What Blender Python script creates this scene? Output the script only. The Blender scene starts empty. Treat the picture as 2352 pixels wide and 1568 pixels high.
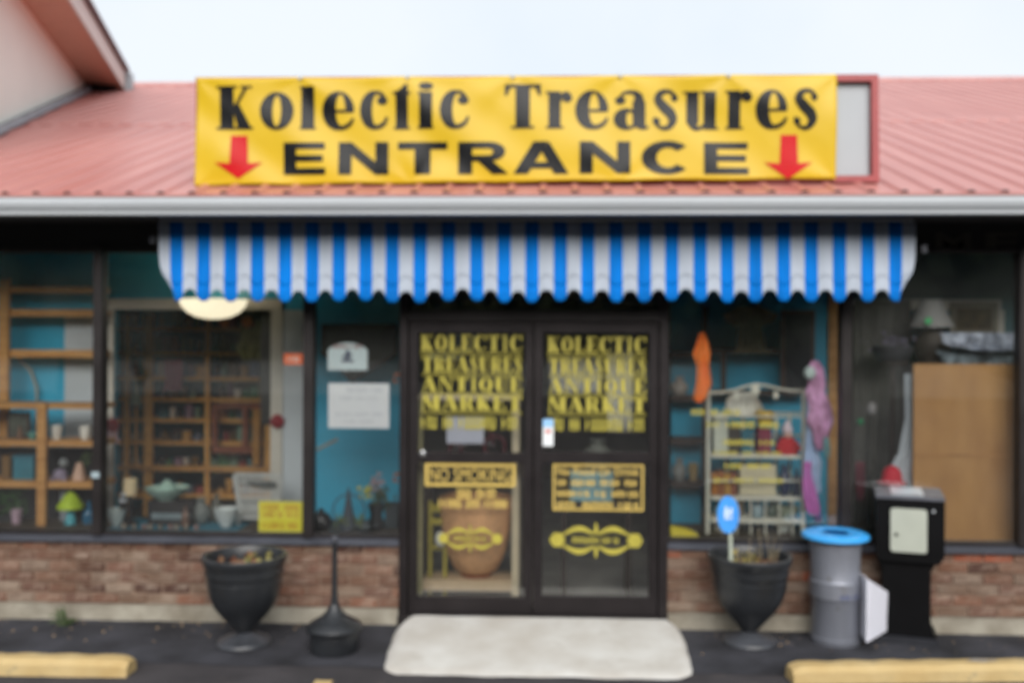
import bpy, bmesh, math, random
from mathutils import Vector, Matrix, noise
random.seed(7)
S = bpy.context.scene
R = math.radians
PI = math.pi

# ------------------------------------------------------------------ camera
CAM = Vector((0.0, -7.0, 2.08))
YAW, ROLL = R(2.3), R(0.25)
F, PX, PY, W, H = 2190.0, 1176.0, 784.0, 2352.0, 1568.0     # focal length, principal point and size in one pixel unit
FWD = Vector((-math.sin(YAW), math.cos(YAW), 0))
RIGHT0 = Vector((math.cos(YAW), math.sin(YAW), 0))
UP0 = Vector((0, 0, 1))
RT = RIGHT0 * math.cos(ROLL) + UP0 * math.sin(ROLL)
UP = -RIGHT0 * math.sin(ROLL) + UP0 * math.cos(ROLL)
cd = bpy.data.cameras.new('camera')
cam = bpy.data.objects.new('camera', cd)
S.collection.objects.link(cam)
M = Matrix.Identity(4)
for i in range(3):
    M[i][0], M[i][1], M[i][2], M[i][3] = RT[i], UP[i], -FWD[i], CAM[i]
cam.matrix_world = M
cd.sensor_width = 36.0
cd.lens = 36.0 * F / W
cd.shift_y = (PY - H / 2) / W
cd.clip_end = 2000
cd.dof.use_dof = True                     # the whole photograph is focused far in front of the shop
cd.dof.focus_distance = 1.5
cd.dof.aperture_fstop = 2.8
S.camera = cam

# ------------------------------------------------------------------ overcast daylight
wd = bpy.data.worlds.new('World')
S.world = wd
wd.use_nodes = True
nt = wd.node_tree
nt.nodes.clear()
wo = nt.nodes.new('ShaderNodeOutputWorld')
bg = nt.nodes.new('ShaderNodeBackground')
sky = nt.nodes.new('ShaderNodeTexSky')
sky.sky_type = 'NISHITA'
sky.sun_disc = False
sky.sun_elevation = R(22)
sky.sun_rotation = R(172)
sky.dust_density = 3.0
mixs = nt.nodes.new('ShaderNodeMix')
mixs.data_type = 'RGBA'
mixs.inputs[0].default_value = 0.93        # a closed cloud layer over the blue sky
wtc = nt.nodes.new('ShaderNodeTexCoord')
wnz = nt.nodes.new('ShaderNodeTexNoise')           # soft tonal changes in the cloud layer
wnz.inputs['Scale'].default_value = 2.6
wnz.inputs['Detail'].default_value = 5
nt.links.new(wtc.outputs['Generated'], wnz.inputs[0])
cl = nt.nodes.new('ShaderNodeValToRGB')
cl.color_ramp.elements[0].position, cl.color_ramp.elements[0].color = 0.36, (0.93, 0.955, 0.97, 1)
cl.color_ramp.elements[1].position, cl.color_ramp.elements[1].color = 0.56, (1.0, 1.0, 1.0, 1)
nt.links.new(wnz.outputs[0], cl.inputs[0])
cm = nt.nodes.new('ShaderNodeMix')
cm.data_type = 'RGBA'
cm.blend_type = 'MULTIPLY'
cm.inputs[0].default_value = 1.0
cm.inputs[6].default_value = (4.75, 5.0, 5.25, 1)
nt.links.new(cl.outputs[0], cm.inputs[7])
nt.links.new(cm.outputs[2], mixs.inputs[7])
nt.links.new(sky.outputs[0], mixs.inputs[6])
nt.links.new(mixs.outputs[2], bg.inputs[0])
bg.inputs[1].default_value = 0.05
nt.links.new(bg.outputs[0], wo.inputs[0])
sd = bpy.data.lights.new('sun', 'SUN')
sd.energy = 1.5
sd.angle = R(60)
sd.color = (1.0, 0.97, 0.93)
sun = bpy.data.objects.new('sun', sd)
S.collection.objects.link(sun)
sun.rotation_euler = (R(90 - 22), 0, R(8))
sun.location = (0, -20, 30)
S.view_settings.view_transform = 'Standard'
S.view_settings.look = 'None'
S.view_settings.exposure = 1.98
S.view_settings.gamma = 1.0
S.view_settings.use_curve_mapping = False
S.cycles.use_denoising = True
S.cycles.max_bounces = 8
S.cycles.transparent_max_bounces = 24
S.cycles.caustics_reflective = False
S.cycles.caustics_refractive = False
S.cycles.sample_clamp_indirect = 6.0

# ------------------------------------------------------------------ helpers
def at(px, py, Y):
    """point of the plane y = Y seen at a pixel"""
    d = FWD + RT * ((px - PX) / F) + UP * ((PY - py) / F)
    return CAM + d * ((Y - CAM.y) / d.y)

def gnd(px, py, z=0.0):
    d = FWD + RT * ((px - PX) / F) + UP * ((PY - py) / F)
    return CAM + d * ((z - CAM.z) / d.z)

def rect(x0, x1, y0, y1, Y):
    """x0, x1, z0, z1 in metres of a pixel rectangle standing at depth Y (y0 top)"""
    xm, ym = (x0 + x1) / 2, (y0 + y1) / 2
    return at(x0, ym, Y).x, at(x1, ym, Y).x, at(xm, y1, Y).z, at(xm, y0, Y).z

def ppm(Y):
    return F / (Y - CAM.y)

class MB:
    def __init__(s):
        s.v, s.f, s.m, s.k = [], [], [], 0
    def add(s, vs, fs, k=None):
        o = len(s.v)
        s.v += [tuple(p) for p in vs]
        s.f += [tuple(i + o for i in f) for f in fs]
        s.m += [s.k if k is None else k] * len(fs)
        return s
    def box(s, x0, x1, y0, y1, z0, z1, rot=None, c=None, k=None):
        vs = [Vector((x, y, z)) for z in (z0, z1) for y in (y0, y1) for x in (x0, x1)]
        if rot:
            c = Vector(c) if c else Vector(((x0 + x1) / 2, (y0 + y1) / 2, (z0 + z1) / 2))
            vs = [rot @ (p - c) + c for p in vs]
        return s.add(vs, [(0, 2, 3, 1), (4, 5, 7, 6), (0, 1, 5, 4), (2, 6, 7, 3), (0, 4, 6, 2), (1, 3, 7, 5)], k)
    def lathe(s, prof, c, n=28, k=None, sx=1, sy=1):
        vs, fs = [], []
        for r, z in prof:
            for i in range(n):
                a = 2 * PI * i / n
                vs.append((c[0] + r * math.cos(a) * sx, c[1] + r * math.sin(a) * sy, c[2] + z))
        for j in range(len(prof) - 1):
            for i in range(n):
                a, b = j * n + i, j * n + (i + 1) % n
                fs.append((a, b, b + n, a + n))
        fs.append(tuple(range(n - 1, -1, -1)))
        fs.append(tuple(range((len(prof) - 1) * n, len(prof) * n)))
        return s.add(vs, fs, k)
    def tube(s, pts, r, n=8, k=None, r1=None):
        pts = [Vector(p) for p in pts]
        vs, fs = [], []
        m = len(pts)
        for j, p in enumerate(pts):
            t = (pts[min(j + 1, m - 1)] - pts[max(j - 1, 0)]).normalized()
            a = t.cross(Vector((0, 0, 1)))
            if a.length < 1e-3:
                a = t.cross(Vector((0, 1, 0)))
            a.normalize()
            b = t.cross(a)
            rr = r if r1 is None else r + (r1 - r) * j / max(1, m - 1)
            for i in range(n):
                w = 2 * PI * i / n
                vs.append(p + a * (rr * math.cos(w)) + b * (rr * math.sin(w)))
        for j in range(m - 1):
            for i in range(n):
                q, w = j * n + i, j * n + (i + 1) % n
                fs.append((q, q + n, w + n, w))
        fs.append(tuple(range(n)))
        fs.append(tuple(range((m - 1) * n + n - 1, (m - 1) * n - 1, -1)))
        return s.add(vs, fs, k)
    def prism(s, poly, y0, y1, k=None):
        """outline in x, z (counter-clockwise seen from the front) extruded from y0 (front) to y1"""
        n = len(poly)
        vs = [(x, y0, z) for x, z in poly] + [(x, y1, z) for x, z in poly]
        fs = [tuple(range(n)), tuple(range(2 * n - 1, n - 1, -1))]
        fs += [(i, i + n, (i + 1) % n + n, (i + 1) % n) for i in range(n)]
        return s.add(vs, fs, k)
    def extrude_x(s, poly, x0, x1, k=None):
        """outline in y, z extruded along x"""
        n = len(poly)
        vs = [(x0, y, z) for y, z in poly] + [(x1, y, z) for y, z in poly]
        fs = [tuple(range(n)), tuple(range(2 * n - 1, n - 1, -1))]
        fs += [(i, i + n, (i + 1) % n + n, (i + 1) % n) for i in range(n)]
        return s.add(vs, fs, k)
    def grid(s, fn, nu, nv, k=None, kf=None):
        vs = [fn(i / nu, j / nv) for j in range(nv + 1) for i in range(nu + 1)]
        o = len(s.v)
        s.v += [tuple(p) for p in vs]
        for j in range(nv):
            for i in range(nu):
                a = j * (nu + 1) + i + o
                s.f.append((a, a + 1, a + nu + 2, a + nu + 1))
                s.m.append(kf(i, j) if kf else (s.k if k is None else k))
        return s
    def ball(s, c, rx, ry=None, rz=None, n=14, k=None, z0=-1.0, z1=1.0):
        ry, rz = ry or rx, rz or rx
        prof, m = [], max(6, n // 2)
        for j in range(m + 1):
            t = z0 + (z1 - z0) * j / m
            t = math.sin(PI / 2 * t) if (z0, z1) == (-1.0, 1.0) else t
            prof.append((max(1e-4, math.sqrt(max(0, 1 - t * t))), t))
        vs, fs = [], []
        for r, z in prof:
            for i in range(n):
                a = 2 * PI * i / n
                vs.append((c[0] + rx * r * math.cos(a), c[1] + ry * r * math.sin(a), c[2] + rz * z))
        for j in range(m):
            for i in range(n):
                a, b = j * n + i, j * n + (i + 1) % n
                fs.append((a, b, b + n, a + n))
        fs.append(tuple(range(n - 1, -1, -1)))
        fs.append(tuple(range(m * n, m * n + n)))
        return s.add(vs, fs, k)
    def mesh(s, name, mats, smooth=False):
        me = bpy.data.meshes.new(name)
        me.from_pydata(s.v, [], s.f)
        for m in (mats if isinstance(mats, (list, tuple)) else [mats]):
            me.materials.append(m)
        if max(s.m, default=0):
            me.polygons.foreach_set('material_index', s.m)
        bm = bmesh.new()
        bm.from_mesh(me)
        bmesh.ops.recalc_face_normals(bm, faces=bm.faces)
        bm.to_mesh(me)
        bm.free()
        if smooth:
            me.polygons.foreach_set('use_smooth', [True] * len(me.polygons))
            me.set_sharp_from_angle(angle=R(35))
        return me
    def build(s, name, mats, parent=None, smooth=False):
        return link(name, s.mesh(name, mats, smooth), parent)

def link(name, me, parent=None):
    o = bpy.data.objects.new(name, me)
    S.collection.objects.link(o)
    if parent:
        o.parent = parent
        if parent.parent is None and parent.type == 'EMPTY':
            o.location = -parent.location
    return o

def tag(o, label, cat, group=None):
    o['label'], o['category'] = label, cat
    if group:
        o['group'] = group
    return o

def thing(name, label, cat, loc=(0, 0, 0), group=None):
    o = bpy.data.objects.new(name, None)
    S.collection.objects.link(o)
    o.empty_display_size = 0.1
    o.location = loc
    return tag(o, label, cat, group)

def kind(o, k):
    o['kind'] = k
    return o

def copy_tree(o, off, parent=None):
    c = o.copy()
    S.collection.objects.link(c)
    if parent is None:
        c.location = o.location + Vector(off)
    else:
        c.parent = parent
    for ch in o.children:
        copy_tree(ch, off, c)
    return c

# ------------------------------------------------------------------ materials
MATS = {}
def srgb(c):
    return tuple((x / 255 / 12.92) if x / 255 <= 0.04045 else ((x / 255 + 0.055) / 1.055) ** 2.4 for x in c)

def mat(name, col, rough=0.6, metal=0.0, var=0.12, scale=8.0, bump=0.0, spec=0.4, emit=None, col2=None, stretch=(1, 1, 1), detail=4.0, by_object=False, bscale=None, coat=0.0):
    if name in MATS:
        return MATS[name]
    m = bpy.data.materials.new(name)
    m.use_nodes = True
    t = m.node_tree
    b = t.nodes['Principled BSDF']
    b.inputs['Roughness'].default_value = rough
    b.inputs['Metallic'].default_value = metal
    b.inputs['Specular IOR Level'].default_value = spec
    if coat:
        b.inputs['Coat Weight'].default_value = coat
    tc = t.nodes.new('ShaderNodeTexCoord')
    mp = t.nodes.new('ShaderNodeMapping')
    mp.inputs['Scale'].default_value = stretch
    t.links.new(tc.outputs['Object'], mp.inputs[0])
    nz = t.nodes.new('ShaderNodeTexNoise')
    nz.inputs['Scale'].default_value = scale
    nz.inputs['Detail'].default_value = detail
    t.links.new(mp.outputs[0], nz.inputs[0])
    mr = t.nodes.new('ShaderNodeMapRange')
    mr.inputs[1].default_value, mr.inputs[2].default_value = 0.3, 0.7
    t.links.new(nz.outputs[0], mr.inputs[0])
    mx = t.nodes.new('ShaderNodeMix')
    mx.data_type = 'RGBA'
    lo = col2 or tuple(x * (1 - var) for x in col)
    hi = col if col2 else tuple(min(0.9, x * (1 + var)) for x in col)
    mx.inputs[6].default_value = (*lo, 1)
    mx.inputs[7].default_value = (*hi, 1)
    t.links.new(mr.outputs[0], mx.inputs[0])
    t.links.new(mx.outputs[2], b.inputs['Base Color'])
    rr = t.nodes.new('ShaderNodeMapRange')
    rr.inputs[3].default_value, rr.inputs[4].default_value = max(0, rough - 0.07), min(1, rough + 0.07)
    t.links.new(nz.outputs[0], rr.inputs[0])
    t.links.new(rr.outputs[0], b.inputs['Roughness'])
    if bump:
        bp = t.nodes.new('ShaderNodeBump')
        bp.inputs['Strength'].default_value = bump
        bp.inputs['Distance'].default_value = 0.01
        nb = t.nodes.new('ShaderNodeTexNoise')
        nb.inputs['Scale'].default_value = bscale or scale * 6
        nb.inputs['Detail'].default_value = 6
        t.links.new(mp.outputs[0], nb.inputs[0])
        t.links.new(nb.outputs[0], bp.inputs['Height'])
        t.links.new(bp.outputs[0], b.inputs['Normal'])
    if emit:
        b.inputs['Emission Color'].default_value = (*emit[0], 1)
        b.inputs['Emission Strength'].default_value = emit[1]
    MATS[name] = m
    return m

def glass_mat(name, tint=(0.985, 0.99, 0.99), gain=1.0, rough=0.02):
    m = bpy.data.materials.new(name)
    m.use_nodes = True
    t = m.node_tree
    t.nodes.clear()
    o = t.nodes.new('ShaderNodeOutputMaterial')
    mx = t.nodes.new('ShaderNodeMixShader')
    tr = t.nodes.new('ShaderNodeBsdfTransparent')
    tr.inputs[0].default_value = (*tint, 1)
    gl = t.nodes.new('ShaderNodeBsdfGlossy')
    gl.inputs['Roughness'].default_value = rough
    fr = t.nodes.new('ShaderNodeFresnel')
    fr.inputs[0].default_value = 1.5
    mu = t.nodes.new('ShaderNodeMath')
    mu.operation = 'MULTIPLY'
    mu.inputs[1].default_value = gain
    t.links.new(fr.outputs[0], mu.inputs[0])
    t.links.new(mu.outputs[0], mx.inputs[0])
    t.links.new(tr.outputs[0], mx.inputs[1])
    t.links.new(gl.outputs[0], mx.inputs[2])
    # a faint uneven diffuse film that paints a reflected haze on the pane
    df = t.nodes.new('ShaderNodeBsdfDiffuse')
    df.inputs[0].default_value = (0.75, 0.76, 0.74, 1)
    nz = t.nodes.new('ShaderNodeTexNoise')
    nz.inputs['Scale'].default_value = 2.2
    nz.inputs['Detail'].default_value = 6
    tc = t.nodes.new('ShaderNodeTexCoord')
    t.links.new(tc.outputs['Object'], nz.inputs[0])
    mr = t.nodes.new('ShaderNodeMapRange')
    mr.inputs[1].default_value, mr.inputs[2].default_value = 0.3, 0.75
    mr.inputs[3].default_value, mr.inputs[4].default_value = 0.003, 0.015
    t.links.new(nz.outputs[0], mr.inputs[0])
    m2 = t.nodes.new('ShaderNodeMixShader')
    t.links.new(mr.outputs[0], m2.inputs[0])
    t.links.new(mx.outputs[0], m2.inputs[1])
    t.links.new(df.outputs[0], m2.inputs[2])
    t.links.new(m2.outputs[0], o.inputs[0])
    return m

def brick_mat():
    m = mat('brick', (0.2, 0.1, 0.07), rough=0.85, var=0.25, scale=22, bump=0.5)
    t = m.node_tree
    b = t.nodes['Principled BSDF']
    oi = t.nodes.new('ShaderNodeObjectInfo')
    cr = t.nodes.new('ShaderNodeValToRGB')
    cr.color_ramp.interpolation = 'CONSTANT'
    cols = [(0, (120, 88, 74)), (0.14, (134, 98, 82)), (0.30, (146, 112, 94)), (0.44, (142, 120, 104)), (0.58, (126, 94, 80)),
            (0.70, (156, 134, 116)), (0.82, (148, 104, 84)), (0.89, (182, 164, 148)), (0.93, (92, 64, 54)), (0.98, (176, 100, 74))]
    el = cr.color_ramp.elements
    while len(el) < len(cols):
        el.new(0.5)
    for e, (p, c) in zip(el, cols):
        e.position = p
        e.color = (*[x * k for x, k in zip(srgb(c), (0.72, 0.73, 0.74))], 1)
    t.links.new(oi.outputs['Random'], cr.inputs[0])
    mul = t.nodes.new('ShaderNodeMix')
    mul.data_type = 'RGBA'
    mul.blend_type = 'MIX'
    nz = [n for n in t.nodes if n.type == 'TEX_NOISE'][0]
    mr = t.nodes.new('ShaderNodeMapRange')
    mr.inputs[1].default_value, mr.inputs[2].default_value = 0.5, 0.75
    mr.inputs[3].default_value, mr.inputs[4].default_value = 0.0, 0.55
    t.links.new(nz.outputs[0], mr.inputs[0])
    t.links.new(mr.outputs[0], mul.inputs[0])
    t.links.new(cr.outputs[0], mul.inputs[6])
    mul.inputs[7].default_value = (*srgb((168, 150, 134)), 1)
    # weathering that runs across many bricks: brown stains and pale smears
    ge = t.nodes.new('ShaderNodeNewGeometry')
    mp2 = t.nodes.new('ShaderNodeMapping')
    mp2.inputs['Scale'].default_value = (1.6, 1, 5.0)
    t.links.new(ge.outputs['Position'], mp2.inputs[0])
    prev = mul.outputs[2]
    for sc_, lo_, hi_, amt, c_ in ((1.5, .44, .62, .60, (94, 66, 48)), (2.6, .58, .70, .38, (178, 162, 146))):
        n2 = t.nodes.new('ShaderNodeTexNoise')
        n2.inputs['Scale'].default_value = sc_
        n2.inputs['Detail'].default_value = 7
        t.links.new(mp2.outputs[0], n2.inputs[0])
        r2 = t.nodes.new('ShaderNodeMapRange')
        r2.inputs[1].default_value, r2.inputs[2].default_value = lo_, hi_
        r2.inputs[4].default_value = amt
        t.links.new(n2.outputs[0], r2.inputs[0])
        x2 = t.nodes.new('ShaderNodeMix')
        x2.data_type = 'RGBA'
        x2.inputs[7].default_value = (*srgb(c_), 1)
        t.links.new(r2.outputs[0], x2.inputs[0])
        t.links.new(prev, x2.inputs[6])
        prev = x2.outputs[2]
    t.links.new(prev, b.inputs['Base Color'])
    return m

M_asphalt = mat('asphalt', srgb((70, 70, 76)), col2=srgb((40, 40, 43)), rough=0.9, scale=2.8, bump=0.6, bscale=90, detail=8, spec=0.25)
M_lot = mat('worn asphalt', srgb((66, 63, 65)), rough=0.92, var=0.25, scale=3.0, bump=0.6, bscale=90, detail=8, spec=0.25)
M_concrete = mat('concrete', srgb((212, 210, 205)), col2=srgb((190, 184, 175)), rough=0.88, scale=3.5, bump=0.25, bscale=60, detail=7)
M_ledge = mat('old concrete', srgb((168, 162, 148)), col2=srgb((128, 120, 106)), rough=0.9, scale=6, bump=0.5, bscale=50, detail=7)
M_mortar = mat('mortar', srgb((140, 118, 102)), rough=0.95, var=0.25, scale=14, bump=0.4)
M_brick = brick_mat()
M_bronze = mat('dark bronze aluminium', srgb((46, 42, 42)), rough=0.42, var=0.15, scale=5, metal=0.35)
M_doorframe = mat('dark brown aluminium', srgb((44, 40, 41)), rough=0.42, spec=0.25, var=0.15, scale=4, metal=0.4)
M_sill = mat('grey sill metal', srgb((66, 68, 76)), rough=0.5, var=0.2, scale=6)
M_black = mat('black paint', srgb((10, 10, 12)), rough=0.5, spec=0.15, var=0.2, scale=5)
M_header = mat('black header board', srgb((30, 29, 28)), rough=0.65, var=0.2, scale=5)
M_headletter = mat('bronze letter', srgb((58, 54, 46)), rough=0.5, var=0.2)
M_soffit = mat('dark soffit', srgb((34, 31, 30)), rough=0.8, var=0.2, scale=4)
M_gutter = mat('white aluminium gutter', srgb((176, 180, 184)), rough=0.4, var=0.04, scale=2.5, stretch=(0.5, 4, 4))
M_roof = mat('faded red roof metal', srgb((186, 128, 121)), col2=srgb((168, 102, 95)), rough=0.38, scale=1.8, stretch=(2.2, 0.35, 0.35), spec=0.6, detail=6)
M_ribend = mat('rib end closure', srgb((52, 44, 42)), rough=0.8)
M_signred = mat('red sign frame', srgb((152, 70, 70)), rough=0.5, var=0.1)
M_signpanel = mat('white sign panel', srgb((164, 168, 172)), rough=0.5, var=0.05, scale=2)
M_vinyl = mat('yellow vinyl', srgb((200, 166, 30)), rough=0.34, var=0.03, scale=3, spec=0.3)
M_ink = mat('black ink', srgb((12, 13, 16)), rough=0.3, var=0.1, scale=3, spec=0.22)
M_redink = mat('red ink', srgb((186, 14, 22)), rough=0.4, var=0.05, spec=0.2)
M_blue = mat('blue canvas', srgb((3, 106, 190)), rough=0.75, spec=0.1, var=0.16, scale=3, stretch=(5, 1, .5), bump=0.15, bscale=300)
M_white = mat('white canvas', srgb((158, 166, 178)), rough=0.75, var=0.10, scale=3, stretch=(5, 1, .5), bump=0.15, bscale=300)
M_teal = mat('teal wall paint', srgb((48, 162, 196)), rough=0.6, var=0.06, scale=2.5, bump=0.1)
M_greywall = mat('grey panel paint', srgb((184, 192, 196)), rough=0.6, var=0.08, scale=3)
M_trim = mat('cream trim', srgb((190, 186, 174)), rough=0.55, var=0.08, scale=4)
M_room = mat('dim room paint', srgb((150, 138, 116)), rough=0.8, var=0.2, scale=2)
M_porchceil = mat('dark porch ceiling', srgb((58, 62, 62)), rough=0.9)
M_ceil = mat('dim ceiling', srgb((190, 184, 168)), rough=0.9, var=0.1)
M_floor = mat('grey vinyl floor', srgb((158, 156, 150)), rough=0.6, var=0.2, scale=4)
M_siding = mat('pale siding', srgb((236, 240, 232)), rough=0.7, var=0.03, scale=1.2, bump=0.1, bscale=8)
M_soffitw = mat('brown soffit wood', srgb((214, 178, 158)), col2=srgb((200, 164, 144)), rough=0.7, scale=3, stretch=(1, 8, 1))
M_fascia = mat('pale fascia', srgb((206, 200, 194)), rough=0.6, var=0.06)
M_shingle = mat('brown roof edge', srgb((108, 84, 84)), rough=0.8, var=0.15, scale=12)
M_flash = mat('grey flashing', srgb((138, 142, 148)), rough=0.5, var=0.15, scale=5, metal=0.3)
M_pine = mat('pine wood', srgb((206, 156, 92)), col2=srgb((176, 124, 66)), rough=0.6, scale=5, stretch=(1, 1, 6), bump=0.1)
M_glass = glass_mat('window glass', gain=1.7)
M_darkteal = mat('dark green wall paint', srgb((70, 104, 108)), rough=0.6, var=0.08, scale=2.5)
M_letter = mat('yellow window lettering', srgb((172, 161, 66)), rough=0.5, var=0.08, scale=10)
M_gold = mat('gold window lettering', srgb((204, 176, 94)), rough=0.5, var=0.08, scale=10)
M_plast = mat('black resin', srgb((38, 40, 43)), rough=0.36, var=0.22, scale=5, spec=0.55, bump=0.08)
M_paint = mat('yellow road paint', srgb((196, 172, 124)), col2=srgb((184, 156, 104)), rough=0.75, scale=6, bump=0.3, bscale=40, detail=8)
M_paper = mat('white paper', srgb((236, 240, 244)), rough=0.6, var=0.02)
M_lid = mat('blue plastic lid', srgb((58, 164, 236)), rough=0.4, var=0.05, scale=5)
M_galv = mat('grey painted can', srgb((140, 143, 153)), rough=0.38, var=0.16, scale=4, metal=0.45, stretch=(1, 1, .3))

def worn(m, bare, lo=0.60, hi=0.68, scale=7.0):
    """patches where the paint has worn through"""
    t = m.node_tree
    b = t.nodes['Principled BSDF']
    src = b.inputs['Base Color'].links[0].from_socket
    tc = [n for n in t.nodes if n.type == 'TEX_COORD'][0]
    nz = t.nodes.new('ShaderNodeTexNoise')
    nz.inputs['Scale'].default_value = scale
    nz.inputs['Detail'].default_value = 9
    nz.inputs['Roughness'].default_value = 0.7
    t.links.new(tc.outputs['Object'], nz.inputs[0])
    mr = t.nodes.new('ShaderNodeMapRange')
    mr.inputs[1].default_value, mr.inputs[2].default_value = lo, hi
    t.links.new(nz.outputs[0], mr.inputs[0])
    mx = t.nodes.new('ShaderNodeMix')
    mx.data_type = 'RGBA'
    mx.inputs[7].default_value = (*bare, 1)
    t.links.new(mr.outputs[0], mx.inputs[0])
    t.links.new(src, mx.inputs[6])
    t.links.new(mx.outputs[2], b.inputs['Base Color'])
worn(M_paint, srgb((150, 138, 110)))
worn(M_asphalt, srgb((84, 84, 92)), 0.58, 0.74, 1.7)
worn(M_lot, srgb((98, 87, 81)), 0.56, 0.72, 1.3)
worn(M_concrete, srgb((180, 173, 163)), 0.55, 0.78, 3.0)
worn(M_galv, srgb((112, 108, 104)), 0.6, 0.75, 6.0)
worn(M_plast, srgb((78, 78, 78)), 0.62, 0.8, 9.0)
# ------------------------------------------------------------------ ground
kind(MB().box(-200, 200, -200, 300, -0.5, 0.0).build('parking_lot', M_lot), 'structure')
def apron_pt(u, v):
    x = -9 + 18 * u
    front = -0.96 + 0.07 * noise.noise(Vector((x * 1.3, 0, 3))) + 0.02 * noise.noise(Vector((x * 5, 0, 9)))
    return (x, front + (0.0 - front) * v, 0.004 + 0.008 * v)
kind(MB().grid(apron_pt, 160, 6).build('pavement_strip', M_asphalt, smooth=True), 'structure')
p = gnd(745, 1562)
kind(MB().grid(lambda u, v: (p.x - 0.055 + 0.11 * u + 0.006 * math.sin(9 * v), p.y - 1.6 * v + 0.02 * noise.noise(Vector((u * 3, v, 1))), 0.004), 4, 12).build('parking_line', M_paint), 'structure')

# ------------------------------------------------------------------ the shop
shop = thing('shop_building', 'low brick fronted antique shop with red metal roof and wide shop windows', 'shop', (0, 0, 0))
XL, XR = -4.9, 5.0
DL, DR = at(920, 1060, 0).x, at(1532, 1060, 0).x           # outer faces of the door frame
ZSILL, ZHEAD, ZSOF = 0.615, 2.765, 2.945
LEDGE = 0.12

brick_variants = []
for k in range(6):
    bm = bmesh.new()
    bmesh.ops.create_cube(bm, size=1)
    for v in bm.verts:
        v.co = Vector((v.co.x * 0.202, v.co.y * 0.05, v.co.z * 0.066))
        v.co += Vector((random.uniform(-.003, .003), random.uniform(-.002, .002), random.uniform(-.002, .002)))
    bmesh.ops.bevel(bm, geom=[e for e in bm.edges], offset=0.0035, segments=1, affect='EDGES')
    me = bpy.data.meshes.new('brick')
    bm.to_mesh(me)
    bm.free()
    me.materials.append(M_brick)
    brick_variants.append(me)

for (x0, x1) in ((XL, DL - 0.002), (DR + 0.002, XR)):
    wall = MB().box(x0, x1, -0.030, 0.14, LEDGE, ZSILL - 0.02).build('brick_wall', M_mortar, shop)
    bl, bh = 0.2145, 0.0785
    row, z = 0, LEDGE + 0.006
    while z + 0.066 < ZSILL - 0.01:
        x = x0 + (0 if row % 2 == 0 else -bl / 2)
        while x < x1 - 0.02:
            a, b = max(x, x0), min(x + 0.202, x1)
            if b - a > 0.04:
                o = link('brick', random.choice(brick_variants), wall)
                o.location = ((a + b) / 2, -0.016 + random.uniform(-.004, .003), z + 0.033)
                o.scale = ((b - a) / 0.202, 1, 1)
                o.rotation_euler = (random.uniform(-.01, .01), random.uniform(-.008, .008), random.uniform(-.01, .01))
            x += bl
        z += bh
        row += 1
    def ledge_pt(u, v, x0=x0, x1=x1):
        x = x0 + (x1 - x0) * u
        n = noise.noise(Vector((x * 4, v * 3, 5))) * 0.012 + noise.noise(Vector((x * 15, v * 5, 2))) * 0.006
        if v < 0.5:
            return (x, -0.085 - n, -0.05 + 2 * v * (LEDGE + 0.05))
        return (x, -0.085 - n + (v - 0.5) * 2 * 0.1, LEDGE + n * 0.6)
    MB().grid(ledge_pt, 150, 8).build('wall_base', M_ledge, shop, smooth=True)
    MB().extrude_x([(-0.085, ZSILL - 0.03), (-0.085, ZSILL - 0.012), (0.0, ZSILL + 0.016), (0.1, ZSILL + 0.016), (0.1, ZSILL - 0.03)], x0, x1).build('window_sill', M_sill, shop)

# header, soffit, gutter
MB().box(XL, XR, 0.0, 0.12, ZHEAD, ZSOF).build('header_board', M_header, shop)
MB().box(-9, 9, -0.60, 0.12, ZSOF, ZSOF + 0.03).build('soffit', M_soffit, shop)
GB, GT = 2.922, 3.037
MB().extrude_x([(-0.602, GB), (-0.69, GB), (-0.695, GB + 0.028), (-0.712, GB + 0.04), (-0.726, GB + 0.072), (-0.726, GB + 0.083), (-0.718, GB + 0.088),
                (-0.718, GT - 0.006), (-0.724, GT), (-0.712, GT), (-0.702, GT - 0.02), (-0.61, GT - 0.02), (-0.602, GT)], -9, 9).build('gutter', M_gutter, shop)
EY, EZ, SL = -0.675, 3.062, 0.36
RD = (CAM.z - (EZ - SL * (EY + 7)) ) / (SL - (PY - 190) / F)      # depth at which the ridge shows
RY = RD - 7
RZ = EZ + SL * (RY - EY)
roof = MB().extrude_x([(EY, EZ - 0.015), (EY, EZ), (RY, RZ), (2 * RY + 4, EZ - 1), (RY, RZ - 0.1)], -9, 9).build('roof', M_roof, shop)
L = math.hypot(RY - EY, RZ - EZ)
ang = math.atan(SL)
rb = MB()
hw, tw, hh = 0.034, 0.014, 0.016
rb.add([(-hw, 0, 0), (-tw, 0, hh), (tw, 0, hh), (hw, 0, 0), (-hw, L, 0), (-tw, L, hh), (tw, L, hh), (hw, L, 0)],
       [(0, 1, 5, 4), (1, 2, 6, 5), (2, 3, 7, 6)], 0)
rb.add([(-hw, -0.002, 0), (-tw, -0.002, hh), (tw, -0.002, hh), (hw, -0.002, 0)], [(0, 1, 2, 3)], 1)
rib_me = rb.mesh('roof_rib', [M_roof, M_ribend])
x = at(12, 447, EY).x - 0.2145 * 18
while x < 8.8:
    o = link('roof_rib', rib_me, roof)
    o.location = (x, EY, EZ + 0.002)
    o.rotation_euler = (ang, 0, 0)
    x += 0.2145
MB().extrude_x([(RY - 0.16, RZ - 0.05), (RY - 0.16, RZ - 0.035), (RY, RZ + 0.045), (RY + 0.2, RZ - 0.03)], -9, 9).build('ridge_cap', M_roof, shop)

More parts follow.
